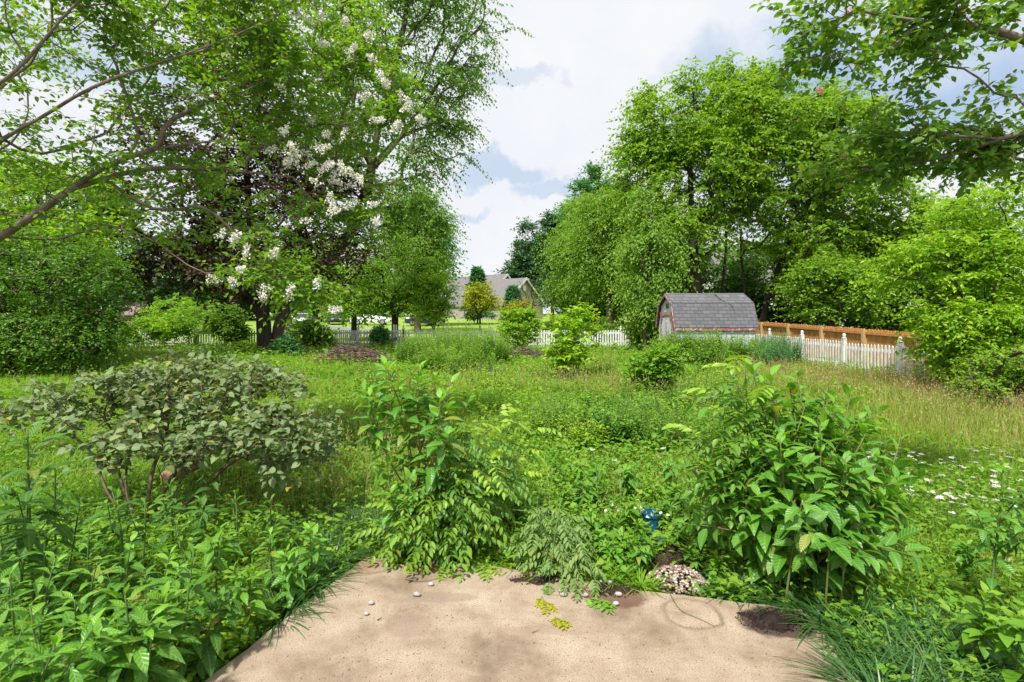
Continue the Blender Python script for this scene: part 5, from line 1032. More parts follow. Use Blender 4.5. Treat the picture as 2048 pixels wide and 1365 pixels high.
# low yellow green seedlings at the patio's left edge
def seedling(px, py, seed, label, leaf='lime', L=.06, h=.16, n=7, group='yellow green seedlings by the left patio edge'):
    rng = np.random.default_rng(seed); p = G(px, py); p[2] = -.06 if p[1] < 4.2 else p[2]; S, Lf = MB(), MB(); root = thing('seedling', label, 'seedling', p, group=group)
    for k in range(3):
        a = rng.random()*6.28; e = p+[math.cos(a)*h*.5, math.sin(a)*h*.5, h*rng.uniform(.7, 1.2)]
        shoot(S, Lf, rng, p, e, (0, 0, .02), .0025, n, L, .55, .3, 'o', 5, 40, .2, .5, .02, 1, 1, .6)
    finish(root, S, Lf, leaf)
for i, (px, py) in enumerate([(350, 1330), (305, 1350), (385, 1300), (270, 1330), (430, 1280), (325, 1385), (250, 1370), (300, 1300), (465, 1255), (495, 1225), (335, 1290), (210, 1380)]):
    seedling(px, py+20, 400+i, 'low yellow green seedling between the weeds and the left patio edge')

# lily turf clumps round the patio
LT = []
def lily_turf(p, seed, label, L=.27, n=110, leaf='lirio', group='lily turf clumps bordering the patio'):
    rng = np.random.default_rng(seed); root = thing('lily_turf', label, 'grass clump', p, group=group); Lf = MB()
    az = rng.random(n)*6.28; out = rng.uniform(.25, 1.1, n); D = np.c_[np.cos(az)*out, np.sin(az)*out, np.full(n, 1.)]; P = np.array(p)+np.c_[np.cos(az), np.sin(az), np.zeros(n)]*rng.random((n, 1))*.07
    leaves(Lf, 'a', P, D, np.c_[-np.cos(az), -np.sin(az), np.full(n, .9)], L*rng.uniform(.6, 1.15, n), .0075, rng.uniform(.35, .95, n), rng.random(n), (rng.random(n) < .1)*.7)
    Lf.build('blades', LF[leaf], root, smooth=True)
for i, (px, py) in enumerate([(715, 1075), (690, 1110), (660, 1125), (640, 1160), (610, 1165), (590, 1200), (735, 1050), (700, 1045), (655, 1085), (760, 1062), (620, 1120), (570, 1165), (560, 1230), (665, 1040), (720, 1020), (600, 1060)]):
    p = G(px, py); p[2] = -.06; lily_turf(p, 450+i, 'dark lily turf clump along the left rim of the patio')
for i, (px, py, L) in enumerate([(1640, 1235, .34), (1700, 1270, .34), (1760, 1300, .34), (1800, 1345, .33), (1730, 1370, .3), (1870, 1350, .34), (1930, 1330, .3), (1580, 1200, .26), (1500, 1190, .22), (1850, 1280, .3), (1790, 1235, .26), (1460, 1180, .2), (1720, 1215, .26), (1900, 1400, .33), (1820, 1420, .33), (1970, 1380, .3), (1770, 1420, .33), (2000, 1300, .25), (1690, 1205, .25), (1930, 1260, .24)]):
    p = G(px, py); p[2] = -.06; lily_turf(p, 480+i, 'arching lily turf clump at the right rim of the patio', L, 130)
for i, (px, py) in enumerate([(985, 1122), (1035, 1130), (1100, 1140), (1190, 1150), (1230, 1158), (1280, 1165), (1010, 1105), (1060, 1112)]):
    p = G(px, py); p[2] = -.06; lily_turf(p, 520+i, 'short bright grass tuft along the back rim of the patio', .2, 110, 'grass', 'grass tufts at the back rim of the patio')

# right edge weeds
rosette_weed(2008, 935, 2.75, 541, L=.115, n=26, leaf='poke', label='tall slim weed with a thick green stem at the right edge', group=None, branches=6, t0=.15, Wr=.42, tn='o', r=.009)
rosette_weed(1975, 1185, 2.35, 542, L=.12, n=24, leaf='cover', label='pale yellowing leafy weed in the bottom right corner', group=None, branches=3, t0=.1, Wr=.5, tn='o')
rosette_weed(2045, 1235, 2.2, 543, L=.12, n=20, leaf='cover', label='pale weed cut by the right edge at the bottom corner', group=None, branches=3, t0=.1, Wr=.5, tn='o')
rosette_weed(1935, 1090, 3.2, 544, L=.10, n=20, leaf='poke', label='bushy green weed left of the slim stem at the right edge', group=None, branches=5, t0=.15, Wr=.42, tn='o')

# middle: weeds between the patio and the meadow
mid = [(1110, 925, 4.9), (1155, 925, 4.7), (1190, 930, 4.6), (1175, 970, 4.3), (1130, 975, 4.3), (1080, 985, 4.2), (1210, 965, 4.4), (1240, 1075, 3.5), (1285, 1100, 3.3), (1225, 1030, 3.7), (1265, 1010, 3.9), (1180, 1025, 3.7), (1350, 1050, 3.6), (1380, 1000, 3.9), (1415, 1045, 3.5), (1440, 985, 3.8), (1300, 960, 4.6), (1340, 920, 4.9), (1400, 940, 4.5),
       (1100, 1010, 4.0), (1140, 1040, 3.8), (1325, 1010, 4.0), (1045, 1000, 4.1), (1250, 940, 4.6), (1385, 1090, 3.4), (1430, 1110, 3.3), (1210, 1095, 3.4), (1350, 975, 4.2), (1290, 1050, 3.5), (1195, 1065, 3.5)]
for i, (px, py, Y) in enumerate(mid):
    rosette_weed(px, py, Y, 560+i, L=.085+.02*(i % 4), n=20, leaf=('weed', 'cover', 'poke')[i % 3], label='knee high leafy weed in the tangle behind the patio', group='leafy weeds behind the patio', branches=3, t0=.1, Wr=.42, tn='o', r=.004)

# meadow saplings and tall weeds
def bushy(name, label, cat, px, pyb, pyt, hw, seed, leaf, n=90, sp=None, group=None, stems=5, dead=False, Y=None):
    rng = np.random.default_rng(seed); b = G(px, pyb) if Y is None else at(px, Y); Yb = b[1]; top = PX(px, pyt, Yb); H = top[2]-b[2]; w_ = hw/1024*Yb
    root = thing(name, label, cat, b, group=group); tr = []
    for k in range(stems):
        e = top+[rng.normal(0, w_*.4), rng.normal(0, w_*.4), -H*rng.uniform(.05, .3)]; o = b+rng.normal(0, w_*.12, 3)*[1, 1, 0]; tr.append([o, (o+e)/2, e])
    m = (pyb+pyt)/2; blobs = [(px, m-(pyb-pyt)*.1, Yb, hw*.95, (pyb-pyt)*.42, w_*.8)]
    for _ in range(5): blobs.append((px+rng.uniform(-.6, .6)*hw, m+rng.uniform(-.35, .3)*(pyb-pyt), Yb, hw*.4, (pyb-pyt)*.2, w_*.5))
    t = blob_pts(blobs, n, rng, .5, .2, 2); A, par, Dd, tips, _ = grow(tr, t, max(.1, H*.08), .3, 0, rng)
    S = MB(); skin(S, A, par, tips, H*.012+.004, .0025, 5); S.build('stems', STEM if not dead else TWIG, root, smooth=True)
    Lf = MB(); s = dict(T=4, K=7, tl=.22, L=.1, W=.045, droop=.1, up=.3, young=.4); s.update(sp or {}); spray(Lf, A[tips], Dd[tips], rng, **s); Lf.build('foliage', LF[leaf], root, smooth=s.get('tn', 'q') != 'q'); return root
bushy('young_tree', 'lime green young tree standing alone in the middle of the meadow', 'sapling', 1150, 762, 622, 52, 601, 'bright', 80, dict(L=.16, W=.08, tl=.3, tn='m', T=4, K=6, young=.7), stems=3)
bushy('leafy_shrub', 'rounded bright green shrub in the meadow in front of the shed', 'shrub', 1303, 800, 690, 52, 602, 'cover', 150, dict(L=.09, W=.045, tl=.25, tn='m', T=5, K=8, young=.2))
bushy('leafy_shrub', 'green shrub against the back fence left of the shed', 'shrub', 1288, 705, 635, 34, 603, 'bright', 130, dict(L=.15, W=.08, tl=.35, T=5, K=8))
bushy('vine_clump', 'dark green vine clump climbing the back fence behind the young tree', 'vine', 1120, 690, 646, 44, 604, 'mid', 140, dict(L=.14, W=.09, tl=.3))
bushy('vine_clump', 'dark green vine clump on the back fence right of the young tree', 'vine', 1205, 692, 640, 30, 605, 'mid', 90, dict(L=.14, W=.09, tl=.3))
bushy('leafy_shrub', 'tall yellow green shrub growing through the twig pile by the fence', 'shrub', 1040, 715, 622, 42, 606, 'bright', 190, dict(L=.13, W=.07, tl=.35, T=5, K=8, young=.4))
def upright(label, px, pyb, pyt, hw, seed, leaf, L=.09, Wr=.22, stems=60, K=26, group=None, name='weed_clump', cat='weed clump', e=.6):
    stems = int(stems*1.9); L *= 1.1; Wr *= 1.25
    rng = np.random.default_rng(seed); b = G(px, pyb); Yb = b[1]; H = PX(px, pyt, Yb)[2]-b[2]; w_ = hw/1024*Yb; root = thing(name, label, cat, b, group=group); S, Lf = MB(), MB()
    a = rng.random(stems)*6.28; r = np.sqrt(rng.random(stems)); o = np.c_[np.cos(a)*r*w_, np.sin(a)*r*w_*.8]; P0 = np.c_[b[0]+o[:, 0], b[1]+o[:, 1], gz(b[0]+o[:, 0], b[1]+o[:, 1])]
    h = H*rng.uniform(.55, 1.08, stems)*(1-.35*r**2); D = nrm(np.c_[o*.25/w_+rng.normal(0, .12, (stems, 2)), np.ones(stems)]); bd = rng.uniform(0, .18, stems); sticks(S, P0, D, h, np.full(stems, .006), bd)
    u = np.tile((np.arange(K)+.5)/K, stems)**.8; hh = np.repeat(h, K); DD = np.repeat(D, K, 0); N = np.repeat(nrm(np.cross(np.cross(D, [0, 0, 1.]), D)), K, 0)
    P = np.repeat(P0, K, 0)+DD*(u*hh*(1-.35*np.repeat(bd, K)*u))[:, None]-N*0
    az = np.arange(stems*K)*2.4+np.repeat(a, K); ld = np.c_[np.cos(az), np.sin(az), rng.normal(e, .3, stems*K)]; LL = L*rng.uniform(.6, 1.3, stems*K)*(1.1-.5*u)
    leaves(Lf, 'm', P, ld, rng.normal(size=(stems*K, 3))*.3+[0, 0, 1], LL, LL*Wr, .25, rng.random(stems*K), np.clip(u-.6, 0, 1)*1.2+.15*rng.random(stems*K))
    S.uc = False; S.build('stems', STEM, root); Lf.build('foliage', LF[leaf], root, smooth=True)
tw = [(850, 732, 655, 40), (885, 738, 645, 42), (925, 742, 640, 46), (960, 735, 640, 42), (905, 725, 650, 46), (985, 730, 660, 34), (940, 755, 680, 40), (830, 730, 675, 34), (875, 750, 690, 36)]
for i, (px, a, b_, hw) in enumerate(tw):
    upright('tall feathery light green weed clump left of the twig pile in the centre', px, a, b_-6, hw, 610+i, 'cover', .13, .24, 60, 28, 'tall feathery weeds in front of the back fence')
sw = [(1350, 734, 656, 40), (1400, 736, 656, 44), (1450, 734, 658, 40), (1490, 734, 662, 36), (1375, 734, 660, 36), (1425, 734, 660, 36), (1342, 733, 668, 30), (1330, 735, 680, 36), (1420, 740, 680, 40), (1380, 735, 672, 40)]
for i, (px, a, b_, hw) in enumerate(sw):
    upright('green weed clump in front of the white shed wall', px, a, b_-4, hw, 630+i, 'cover' if i % 2 else 'weed', .12, .4, 60, 22, 'weeds in front of the shed', e=.3)
for i, (px, a, b_, hw) in enumerate([(1530, 722, 660, 34), (1565, 728, 662, 32), (1510, 730, 670, 30), (1545, 740, 685, 34)]):
    upright('bluish green weed clump between the shed and the right picket fence', px, a, b_-4, hw, 640+i, 'blue', .12, .2, 70, 28, 'bluish weeds by the right fence')
rg_ = np.random.default_rng(77)
for i in range(96):
    py = rg_.uniform(745, 905); px = rg_.uniform(700, 1500) if i % 3 else rg_.uniform(620, 1700)
    if py > 800 and 700 < px < 1100: px += 330
    Yb = EYE*1024/(py-640); upright('scattered leafy weed tuft standing out of the long grass', px, py, py-rg_.uniform(.3, .75)*1024/Yb, .17*1024/Yb*rg_.uniform(.6, 2.0), 900+i, ('cover', 'mid', 'cover', 'lime', 'poke')[i % 5], rg_.uniform(.06, .10), rg_.uniform(.2, .5), 12, 16, 'weed tufts scattered through the meadow', e=.3)
# vines on the left stretch of the back fence and under the purple tree
for i, (px, a, b_, hw, lf_, Y) in enumerate([(270, 700, 640, 45, 'bright', None), (330, 692, 630, 45, 'bright', 27.5), (400, 690, 610, 55, 'mid', 28), (450, 695, 610, 40, 'elm', 28.2), (470, 700, 650, 24, 'dark', 28.5), (600, 700, 640, 40, 'elm', 28.3), (635, 696, 652, 30, 'mid', 28.4), (572, 716, 684, 16, 'blue', None), (492, 716, 692, 14, 'mid', None), (760, 690, 655, 14, 'blue', 28.0), (180, 720, 660, 50, 'dark', None), (350, 680, 590, 60, 'bright', 30.5)]):
    bushy('vine_clump', ['bright vine clump at the far left of the back fence', 'bright green vine heap on the back fence left part', 'green vine arching over the back fence', 'pale drooping vine on the back fence left of the dark trunk', 'dark vine by the dark trunk on the fence', 'pale vine on the fence right of the dark trunk',
      'small green vine on the fence above the brush pile', 'bluish low plant at the foot of the dark trunk', 'low green plant left of the dark trunk foot', 'slim dark weed climbing the fence left of the gate', 'dark low growth under the left shrub', 'bright boughs hanging behind the left part of the fence'][i], 'vine', px, a, b_, hw, 650+i, lf_, 120, dict(L=.13, W=.08, tl=.4, T=5, K=8, droop=.4, young=.4), Y=Y)

# brush piles
def brush(name, label, px, py, hwm, h, seed, n=420, Y=None):
    rng = np.random.default_rng(seed); b = G(px, py); root = thing(name, label, 'brush pile', b); mb = MB()
    for _ in range(n):
        a = rng.normal(0, .5)+(0 if rng.random() < .75 else 1.5); u = rng.uniform(-1, 1); v = rng.uniform(-1, 1)*.6; hh = h*(1-min(1, u*u+v*v)*.85); l = rng.uniform(.3, 1.1)
        c = b+[u*hwm, v*hwm*.6, rng.random()**.7*hh+.03]; d = np.array([math.cos(a), math.sin(a)*.7, rng.normal(0, .2)-u*.1])*l/2
        mb.tube([c-d, c+rng.normal(0, .06, 3), c+d+rng.normal(0, .05, 3)], [.014*rng.uniform(.5, 1.6), .010, .004], 4, cap=False)
    mb.build('branches', noisy_mat('dead_twigs', [(.3, (.06, .035, .03)), (.7, (.22, .15, .125))], 5, .9, .2), root)
brush('brush_pile', 'heap of dead brown branches in front of the back fence left of centre', 705, 728, 1.25, .62, 671, 520)
brush('brush_pile', 'loose tangle of dead twigs under the yellow green shrub in the centre', 1035, 722, 1.3, .5, 672, 150)

# white yarrow in the long grass at right: one built, the rest copied
def yarrow():
    rng = np.random.default_rng(680); proto = None
    n = 130; px = rng.uniform(1720, 2070, n); py = rng.uniform(860, 1000, n)
    px = np.r_[px, [1240, 1262, 1130, 1190, 1335, 1600, 1560, 1700]]; py = np.r_[py, [900, 920, 860, 885, 880, 740, 770, 800]]
    for i in range(len(px)):
        p = G(px[i], py[i]+70)
        if proto is None:
            S, Fl = MB(), MB(); top = np.array([0, 0, .42]); S.tube(bez([0, 0, 0], [.0, 0, .40], (.01, 0, 0)), .0018, 4)
            for k in range(9):
                a = rng.random()*6.28; r = .03*math.sqrt(rng.random()); e = top+[math.cos(a)*r, math.sin(a)*r, rng.normal(0, .003)]; S.tube([[0, 0, .37], e], .0009, 3); m = 8
                o = rng.normal(size=(m, 3))*[.007, .007, .002]; leaves(Fl, 'q', e+o, np.c_[rng.normal(size=(m, 2)), np.zeros(m)+.1], [0, 0, 1.], .011, .010, 0, .8, 0)
            m = 14; Lf = MB(); u = rng.random(m); az = rng.random(m)*6.28; leaves(Lf, 'q', np.c_[np.zeros(m), np.zeros(m), .05+.28*u], np.c_[np.cos(az), np.sin(az), np.full(m, .5)], [0, 0, 1.], .06, .012, .2, rng.random(m), 0)
            proto = thing('yarrow', 'white flat topped wildflower in the long grass on the right', 'flower', (0, 0, 0), group='white wildflowers in the long grass')
            S.uc = False; S.build('stem', STEM, proto, local=True); Fl.build('flower_head', LF['petal'], proto, local=True); Lf.build('foliage', LF['cover'], proto, local=True, smooth=True); o_ = proto
        else: o_ = copy_tree(proto)
        o_.location = p; o_.rotation_euler = (rng.normal(0, .12), rng.normal(0, .12), rng.random()*6.28); s = rng.uniform(.42, .78); o_.scale = (s, s, s)
yarrow()

# ------------------------------------------------------------------ meadow grass and ground cover
def keep(x, y):
    k = ~in_patio(x, y, .05); k &= ~((x-1.03)**2/.25**2+(y-3.25)**2/.22**2 < 1); return k
def dryness(x, y):
    d = .17+.5*wav(x, y, .8, 4)
    d += .55*ss(3.2, 6, x)*(1-ss(13, 16, y))*ss(4.2, 5.5, y); d += .4*np.exp(-((x-.8)**2/4+(y-12)**2/12)); d += .35*np.exp(-((x+6)**2/9+(y-10)**2/9)); d += .4*np.exp(-((x-9)**2/3+(y-16)**2/8))
    return np.clip(d, 0, 1.1)
def meadow():
    rng = np.random.default_rng(700)
    def pts(n, y0, y1, a, m=1.3):
        u = rng.random(n); y = (y0**a+u*(y1**a-y0**a))**(1/a) if a else y0*(y1/y0)**u
        x = rng.uniform(-1, 1, n)*(y*1.22+1.2); k = keep(x, y); return x[k], y[k]
    Gm = MB()
    x, y = pts(400000, 1.5, 30.3, .35); n = len(x)
    # gather into tufts
    gx = np.round(x/(.05+.012*y))*(.05+.012*y); gy = np.round(y/(.05+.012*y))*(.05+.012*y); x = x*.55+gx*.45+rng.normal(0, .01, n); y = y*.55+gy*.45+rng.normal(0, .01, n)
    k = keep(x, y) & ~((x < -.9) & (y < 3.4) & (rng.random(n) < .85)); x, y = x[k], y[k]; n = len(x)
    z = gz(x, y)-.02; hgt = np.interp(y, [1.5, 3.5, 5, 9, 16, 24, 30], [.10, .13, .19, .30, .36, .28, .32])*(1+.45*wav(x, y, 1.3, 9))
    left = np.exp(-((x+5)**2/9+(y-20)**2/30)); hgt *= 1-.3*left
    dry = dryness(x, y); hgt *= (.8+.5*dry)*(1+.5*wav(x, y, 2.6, 31))
    az = rng.random(n)*6.28; out = rng.uniform(.1, .95, n); D = np.c_[np.cos(az)*out, np.sin(az)*out, np.ones(n)]
    W = np.interp(y, [1.5, 5, 12, 30], [.0045, .006, .011, .026]); L = hgt*rng.uniform(.6, 1.35, n)
    leaves(Gm, 'g', np.c_[x, y, z], D, np.c_[-np.cos(az), -np.sin(az), np.full(n, .6)], L, W, rng.uniform(.1, .75, n), rng.random(n), np.clip(dry*rng.random(n)*1.3-.15, 0, 1))
    tag(Gm.build('grass', LF['grass'], smooth=True), kind='stuff')
    # dry seed stalks standing above the grass
    Sm = MB(); x, y = pts(66000, 3.8, 27, .4); dd = dryness(x, y); k = rng.random(len(x)) < (dd-.25)*1.1; x, y = x[k], y[k]; n = len(x); az = rng.random(n)*6.28; o = rng.uniform(0, .35, n)
    D = np.c_[np.cos(az)*o, np.sin(az)*o, np.ones(n)]; h = rng.uniform(.35, .62, n); z = gz(x, y); W = np.interp(y, [4, 27], [.0022, .013])
    leaves(Sm, 'g', np.c_[x, y, z], D, np.c_[-np.cos(az), -np.sin(az), np.full(n, .3)], h, W, .15, np.clip(.4+1.0*wav(x, y, .6, 12), 0, 1), .4)
    P = np.c_[x, y, z]+nrm(D)*(h*.9)[:, None]
    for s in range(3): leaves(Sm, 'q', P-np.array([0, 0, .035*s])+rng.normal(size=P.shape)*.008, nrm(D)+rng.normal(size=P.shape)*.35, rng.normal(size=P.shape), .05, W*3.0, .1, np.clip(.5+1.2*wav(x, y, .6, 12)+rng.normal(0, .2, n), 0, 1), .25)
    tag(Sm.build('seed_grass', leaf_mat('straw_stalk', (.27, .26, .10), (.30, .17, .10), (.35, .31, .14), .3, vein=0), smooth=True), kind='stuff')
    # broad leaved ground cover
    Cm = MB(); x, y = pts(50000, 1.6, 29, .35)
    lush = .42+.75*wav(x, y, 1.1, 20)+.2*(y < 5)+.25*np.exp(-((x-1)**2/16+(y-10)**2/30))+.5*np.exp(-((x-.9)**2/1.2+(y-4.4)**2/1.5))+.5*(x < -1)*(y < 4)-.35*ss(3.2, 6, x)*ss(4.2, 5.5, y)*(1-ss(13, 16, y)); k = rng.random(len(x)) < lush; x, y = x[k], y[k]; n = len(x); K = 9
    h = np.interp(y, [1.6, 4, 8, 20, 29], [.12, .20, .26, .38, .42])*rng.uniform(.3, 1.3, n)*(1+.4*wav(x, y, 1.5, 2))
    h = np.where((x < -.9) & (y < 3.4), h*.7, h)
    P = np.repeat(np.c_[x, y, gz(x, y)], K, 0); az = rng.random(n*K)*6.28; u = rng.random(n*K); P[:, 2] += u*np.repeat(h, K); ro = rng.random(n*K)*.5*np.repeat(h, K); P[:, 0] += np.cos(az)*ro; P[:, 1] += np.sin(az)*ro
    kk = keep(P[:, 0], P[:, 1]); L = np.interp(P[:, 1], [1.6, 5, 12, 29], [.035, .045, .075, .13])*rng.uniform(.6, 1.4, n*K)*np.repeat(rng.uniform(.7, 1.4, n), K); wr = np.repeat(rng.choice([.35, .5, .7], n), K)
    D = np.c_[np.cos(az), np.sin(az), rng.normal(.25, .35, n*K)]; Rr = np.clip(np.repeat(rng.random(n), K)*.8+rng.random(n*K)*.3, 0, 1)
    leaves(Cm, 'm', P[kk], D[kk], (rng.normal(size=(n*K, 3))*.35+[0, 0, 1])[kk], L[kk], (L*wr)[kk], .25, Rr[kk], (np.repeat(rng.random(n)**2, K)*.8)[kk])
    tag(Cm.build('ground_cover', LF['cover'], smooth=True), kind='stuff')
meadow()

# ------------------------------------------------------------------ things lying about on the patio
STONE = noisy_mat('pale_stone', [(.3, (.20, .17, .15)), (.5, (.36, .33, .30)), (.75, (.48, .46, .42))], 22, .7, .15)
def stone_mesh(rng, a, b_, c):
    n, m = 12, 7; V = [(0, 0, -c)]
    for i in range(1, m):
        th = math.pi*i/m
        for j in range(n): ph = 2*math.pi*j/n; s = 1+.07*math.sin(2*ph+a*90)+.05*math.cos(3*ph+th*2); V.append((a*math.sin(th)*math.cos(ph)*s, b_*math.sin(th)*math.sin(ph)*s, -c*math.cos(th)*(1 if th < 1.6 else .95)))
    V.append((0, 0, c)); q = [[1+(i)*n+j, 1+i*n+(j+1) % n, 1+(i+1)*n+(j+1) % n, 1+(i+1)*n+j] for i in range(m-2) for j in range(n)]; e = len(V)-1
    t = [[0, 1+(j+1) % n, 1+j] for j in range(n)]+[[e, 1+(m-2)*n+j, 1+(m-2)*n+(j+1) % n] for j in range(n)]
    mb = MB(); mb.add(np.array(V)+[0, 0, c*.96], q=q, t=t); return mb
ST = [(733, 1231, .016, 'smallest of the four white pebbles on the left half of the patio'), (743, 1210, .019, 'second pebble from the left on the patio, beside the smallest one'), (834, 1193, .022, 'oval white pebble on the patio left of centre, below the long twig'), (862, 1172, .018, 'round white pebble just below the long brown twig'),
      (1140, 1163, .017, 'white pebble at the back rim under the wilted plant'), (1123, 1185, .018, 'leftmost white pebble among the fallen leaves'), (1127, 1193, .022, 'larger pebble touching the leftmost one among the fallen leaves'), (1170, 1194, .02, 'white pebble right of the fallen leaves'), (1145, 1180, .014, 'tiny pebble hidden in the fallen leaves'),
      (1202, 1166, .015, 'flat white pebble on the soil at the back rim'), (1219, 1168, .018, 'rounder pebble beside the flat one at the back rim'), (1237, 1193, .021, 'white pebble in front of the dark soil spill'), (1232, 1211, .018, 'lowest white pebble right of the dark soil spill')]
for i, (px, py, r, lb) in enumerate(ST):
    rng = np.random.default_rng(800+i); p = PX(px, py, EYE*1024/(py-640)); r *= .82; mb = stone_mesh(rng, r*rng.uniform(1.0, 1.3), r*.9, r*.72); mb.v = [v+[p[0], p[1], .001] for v in mb.v]
    tag(mb.build('pebble', STONE, smooth=True), lb, 'pebble', 'white pebbles on the patio')
BSOIL = noisy_mat('black_soil', [(.3, (.010, .006, .005)), (.6, (.03, .018, .014)), (.8, (.07, .04, .03))], 40, .95, 1, 90)
def heap(name, label, px, py, rx, ry, h, seed, mat=SOIL, z0=.001, n=260, cat='soil pile'):
    rng = np.random.default_rng(seed); p = PX(px, py, EYE*1024/(py-640)); k, m = 28, 9; V = [(p[0], p[1], z0+h)]
    for i in range(1, m+1):
        u = i/m
        for j in range(k):
            a = 2*math.pi*j/k; w_ = 1+.22*math.sin(3*a+seed)+.14*math.sin(5*a+2*seed)+.08*math.sin(11*a); V.append((p[0]+math.cos(a)*rx*u*w_, p[1]+math.sin(a)*ry*u*w_, z0+h*(math.cos(u*math.pi)*.5+.5)+(rng.normal(0, h*.1) if i < m else -.002)))
    mb = MB(); mb.add(V, t=[[0, 1+j, 1+(j+1) % k] for j in range(k)], q=[[1+i*k+j, 1+(i+1)*k+j, 1+(i+1)*k+(j+1) % k, 1+i*k+(j+1) % k] for i in range(m-1) for j in range(k)])
    a = rng.random(n)*6.28; r = np.sqrt(rng.random(n))*1.25; P = np.c_[p[0]+np.cos(a)*r*rx, p[1]+np.sin(a)*r*ry, np.full(n, z0)+h*np.clip(np.cos(np.minimum(r, 1)*math.pi)*.5+.5, 0, 1)+.001]
    leaves(mb, 'q', P, rng.normal(size=(n, 3))*[1, 1, .4], rng.normal(size=(n, 3))+[0, 0, .6], rng.uniform(.004, .016, n), rng.uniform(.004, .01, n), .1, .5, 0); mb.uc = False
    return tag(mb.build(name, mat), label, cat)
heap('soil_pile', 'flat pile of black potting soil on the right of the patio', 1545, 1243, .15, .09, .045, 1, BSOIL, n=700)
heap('soil_spill', 'thin spill of reddish brown soil at the back rim of the patio', 1225, 1180, .13, .07, .012, 2, z0=.0, n=520)
heap('leaf_litter', 'dark dry leaf litter at the foot of the compound leaved bush', 838, 1136, .11, .05, .01, 3, LF['dry'], n=260, cat='litter')
heap('soil_mound', 'dark soil mound behind the pebble heap', 1350, 1105, .2, .16, .10, 4, z0=-.06, n=200)
heap('soil_crumbs', 'scatter of brown soil crumbs under the wilted plant', 1075, 1160, .14, .06, .006, 5, n=420)
def crumbs():
    rng = np.random.default_rng(850); n = 1900; x = rng.uniform(-1.5, 1.6, n); y = rng.uniform(1.9, 3.5, n); k = in_patio(x, y, -.05); x, y = x[k], y[k]; n = len(x); mb = MB()
    leaves(mb, 'q', np.c_[x, y, np.full(n, .0025)], np.c_[rng.normal(size=(n, 2)), np.zeros(n)], rng.normal(size=(n, 3))*.2+[0, 0, 1], rng.uniform(.003, .009, n)*np.where(rng.random(n) < .06, 2.6, 1), rng.uniform(.002, .006, n), .1, rng.random(n), rng.random(n)*.3)
    tag(mb.build('debris', LF['dry']), kind='stuff')
crumbs()
def pebble_heap():
    rng = np.random.default_rng(860); c = np.array([1.03, 3.2]); n = 620; a = rng.random(n)*6.28; r = np.sqrt(rng.random(n)); x = c[0]+np.cos(a)*r*.19; y = c[1]+np.sin(a)*r*.15; z = -.04+.085*(1-r**2)+rng.normal(0, .004, n)
    base = stone_mesh(rng, 1, .85, .7); bv = np.concatenate(base.v)-[0, 0, .67]; bq = np.concatenate(base.q); bt = np.concatenate(base.t); mb = MB()
    for i in range(n):
        s = rng.uniform(.007, .0125); an = rng.random()*6.28; cc, s2 = math.cos(an), math.sin(an); v = bv*s; v = np.c_[v[:, 0]*cc-v[:, 1]*s2, v[:, 0]*s2+v[:, 1]*cc, v[:, 2]]+[x[i], y[i], z[i]]; mb.add(v, q=bq, t=bt, c=np.tile([rng.random(), 0, 0, 0], (len(v), 1)))
    m, nt, b, out = base_mat('gravel_stones'); at_ = nd(nt, 'ShaderNodeAttribute', attribute_name='lc'); sp = nd(nt, 'ShaderNodeSeparateColor'); nt.links.new(at_.outputs['Color'], sp.inputs[0])
    nt.links.new(ramp(nt, sp.outputs[0], [(0, (.06, .035, .028)), (.35, (.22, .145, .11)), (.7, (.38, .29, .23)), (1, (.50, .44, .38))]), b.inputs['Base Color']); b.inputs['Roughness'].default_value = .75
    tag(mb.build('gravel_heap', m, smooth=True), kind='stuff')
pebble_heap()
# pulled plant left to wilt on the patio rim
def wilted():
    rng = np.random.default_rng(870); b = PX(1110, 1085, 3.35); b[2] = .0; S, Lf = MB(), MB()
    root = thing('wilted_plant', 'uprooted wilting plant with curled leaflets lying over the back rim of the patio', 'plant', PX(1110, 1130, 3.34)*[1, 1, 0])
    hub = PX(1115, 1035, 3.45)
    for px, py, Y in ((1060, 1090, 3.3), (1090, 1120, 3.2), (1130, 1150, 3.15), (1165, 1185, 3.0), (1200, 1190, 2.98), (1140, 1100, 3.3), (1050, 1060, 3.5), (1160, 1060, 3.5), (1180, 1110, 3.3), (1080, 1060, 3.3), (1125, 1185, 2.98), (1030, 1110, 3.4), (1100, 1150, 3.1), (1190, 1140, 3.2), (1150, 1130, 3.15), (1075, 1140, 3.2)):
        e = PX(px, py, Y); e[2] = max(e[2], .02); pts = bez(hub+rng.normal(0, .05, 3), e, (0, 0, .1)); S.tube(pts, np.linspace(.005, .002, 14), 5)
        m = 7; t = np.linspace(.25, 1, m); P, T = onpath(pts, t); P[:, 2] = np.maximum(P[:, 2], .02); az = np.arange(m)*2.4; U, V = frame(T); D = U*np.cos(az)[:, None]+V*np.sin(az)[:, None]+T; D[:, 2] = -abs(D[:, 2])*.3
        pinnate(S, Lf, rng, P, D+rng.normal(size=(m, 3))*.4, rng.uniform(.10, .19, m), 5, .052, .38, .35, .3*rng.random(m), hang=.3, tn='m')
    for mb in (S, Lf):
        for v in mb.v: v[:, 2] = np.maximum(v[:, 2], .004)
    S.tube([hub+[-.35, .1, .02], hub+[0, 0, .02]], [.003, .005], 5)
    finish(root, S, Lf, 'wilt', STEM)
wilted()
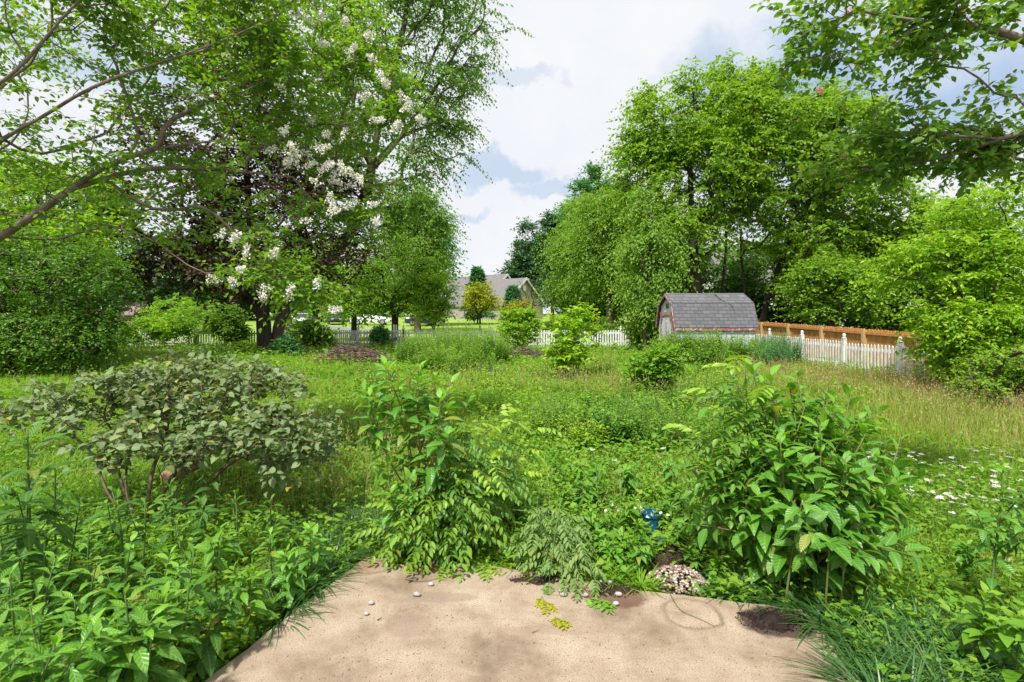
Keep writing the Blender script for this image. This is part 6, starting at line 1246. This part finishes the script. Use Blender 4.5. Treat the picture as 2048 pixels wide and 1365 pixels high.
def sprig(px, py, ang, L, label, leaf='lime', seed=1, pairs=6, l=.035):
    rng = np.random.default_rng(seed); p = PX(px, py, EYE*1024/(py-640)); p[2] = .006; S, Lf = MB(), MB(); root = thing('leafy_sprig', label, 'sprig', p); k = 3
    D = np.array([[math.cos(ang+da), math.sin(ang+da), .05] for da in (-.4, 0, .45)]); pinnate(S, Lf, rng, np.array([p, p+D[1]*L*.2, p+D[1]*L*.3]), D, np.array([.7, 1, .75])*L, pairs, l, .45, .02, .6, hang=0)
    for mb in (S, Lf):
        for v in mb.v: v[:, 2] = np.maximum(v[:, 2], .003+.004*rng.random(len(v)))
    finish(root, S, Lf, leaf)
sprig(1085, 1195, -1.5, .15, 'yellow green ferny sprig fallen on the middle of the patio', 'yellow', 1)
sprig(1110, 1235, -1.2, .1, 'small yellow tip of a sprig lowest on the patio', 'yellow', 2, 4)
sprig(905, 1125, -1.8, .2, 'green sprig drooping on the patio right of the leaf litter', 'pinn', 3, 5, .045)
sprig(955, 1120, -1.3, .24, 'darker green sprig fallen right of centre on the back rim', 'pinn', 4, 5, .05)
sprig(785, 1122, -.2, .1, 'small lone leaf sprig beside the round brown stain', 'pinn', 5, 3, .05)
sprig(1180, 1195, -1.1, .15, 'dark green sprig lying across the soil spill', 'poked', 6, 4, .05)
def twig(name, label, pts, r, mat=TWIG):
    mb = MB(); P = [np.r_[PX(a, b_, EYE*1024/(b_-640))[:2], .004+r] for a, b_ in pts]; mb.tube(resample(P, .03), np.linspace(r, r*.5, len(resample(P, .03))), 5); tag(mb.build(name, mat), label, 'twig')
twig('twig', 'long thin curved brown twig on the back left of the patio', [(810, 1160), (828, 1167), (860, 1163), (898, 1153)], .0022)
twig('twig', 'short dark bent twig on the left half of the patio', [(755, 1243), (760, 1239), (764, 1238)], .003, DBARK)
twig('grass_stem', 'long green stem curling across the ring stain on the right of the patio', [(1340, 1190), (1360, 1225), (1400, 1240), (1430, 1256)], .0025, STEM)
twig('twig', 'straight pale twig on the front middle of the patio', [(1064, 1268), (1078, 1262)], .002)
# blue plastic pots half hidden in the weeds
def pots():
    BLUE = noisy_mat('blue_plastic', [(.3, (.005, .08, .16)), (.7, (.01, .14, .24))], 4, .35, 0, spec=.5)
    for px, py, Y, r, h, tip, lb in ((1302, 1035, 4.0, .07, .14, 0, 'upright blue plastic pot half hidden in the weeds'), (1306, 1062, 3.75, .08, .05, 0, 'shallow blue plastic saucer in front of the blue pot')):
        p = PX(px, py, Y); p[2] = -.04; root = thing('plant_pot', lb, 'pot', p, group='blue plastic pots'); n = 20
        def ring(prof, name, mat):
            mb = MB(); mb.add([(r_*math.cos(a*2*math.pi/n), r_*math.sin(a*2*math.pi/n), z) for r_, z in prof for a in range(n)], q=[[k*n+a, k*n+(a+1) % n, k*n+n+(a+1) % n, k*n+n+a] for k in range(len(prof)-1) for a in range(n)]); mb.build(name, mat, root, smooth=False, local=True)
        ring([(.002, 0), (r*.75, 0), (r*.97, h-.03), (r*.9, h-.03), (r*.7, .01)], 'pot_body', BLUE); ring([(r*.972, h-.03), (r*1.06, h-.028), (r*1.06, h), (r*.92, h), (r*.9, h-.029)], 'rim', BLUE); ring([(r*.88, h-.04), (.002, h-.035)], 'soil', SOIL)
        if h > .1:
            rng = np.random.default_rng(3); Fl = MB(); m = 40; o = rng.normal(size=(m, 3))*[.09, .05, .02]; leaves(Fl, 'q', o+[-.08, 0, h+.02], rng.normal(size=(m, 3)), rng.normal(size=(m, 3)), .035, .03, .1, rng.random(m), rng.random(m)); Fl.build('flowers', LF['petal'], root, local=True)
pots()
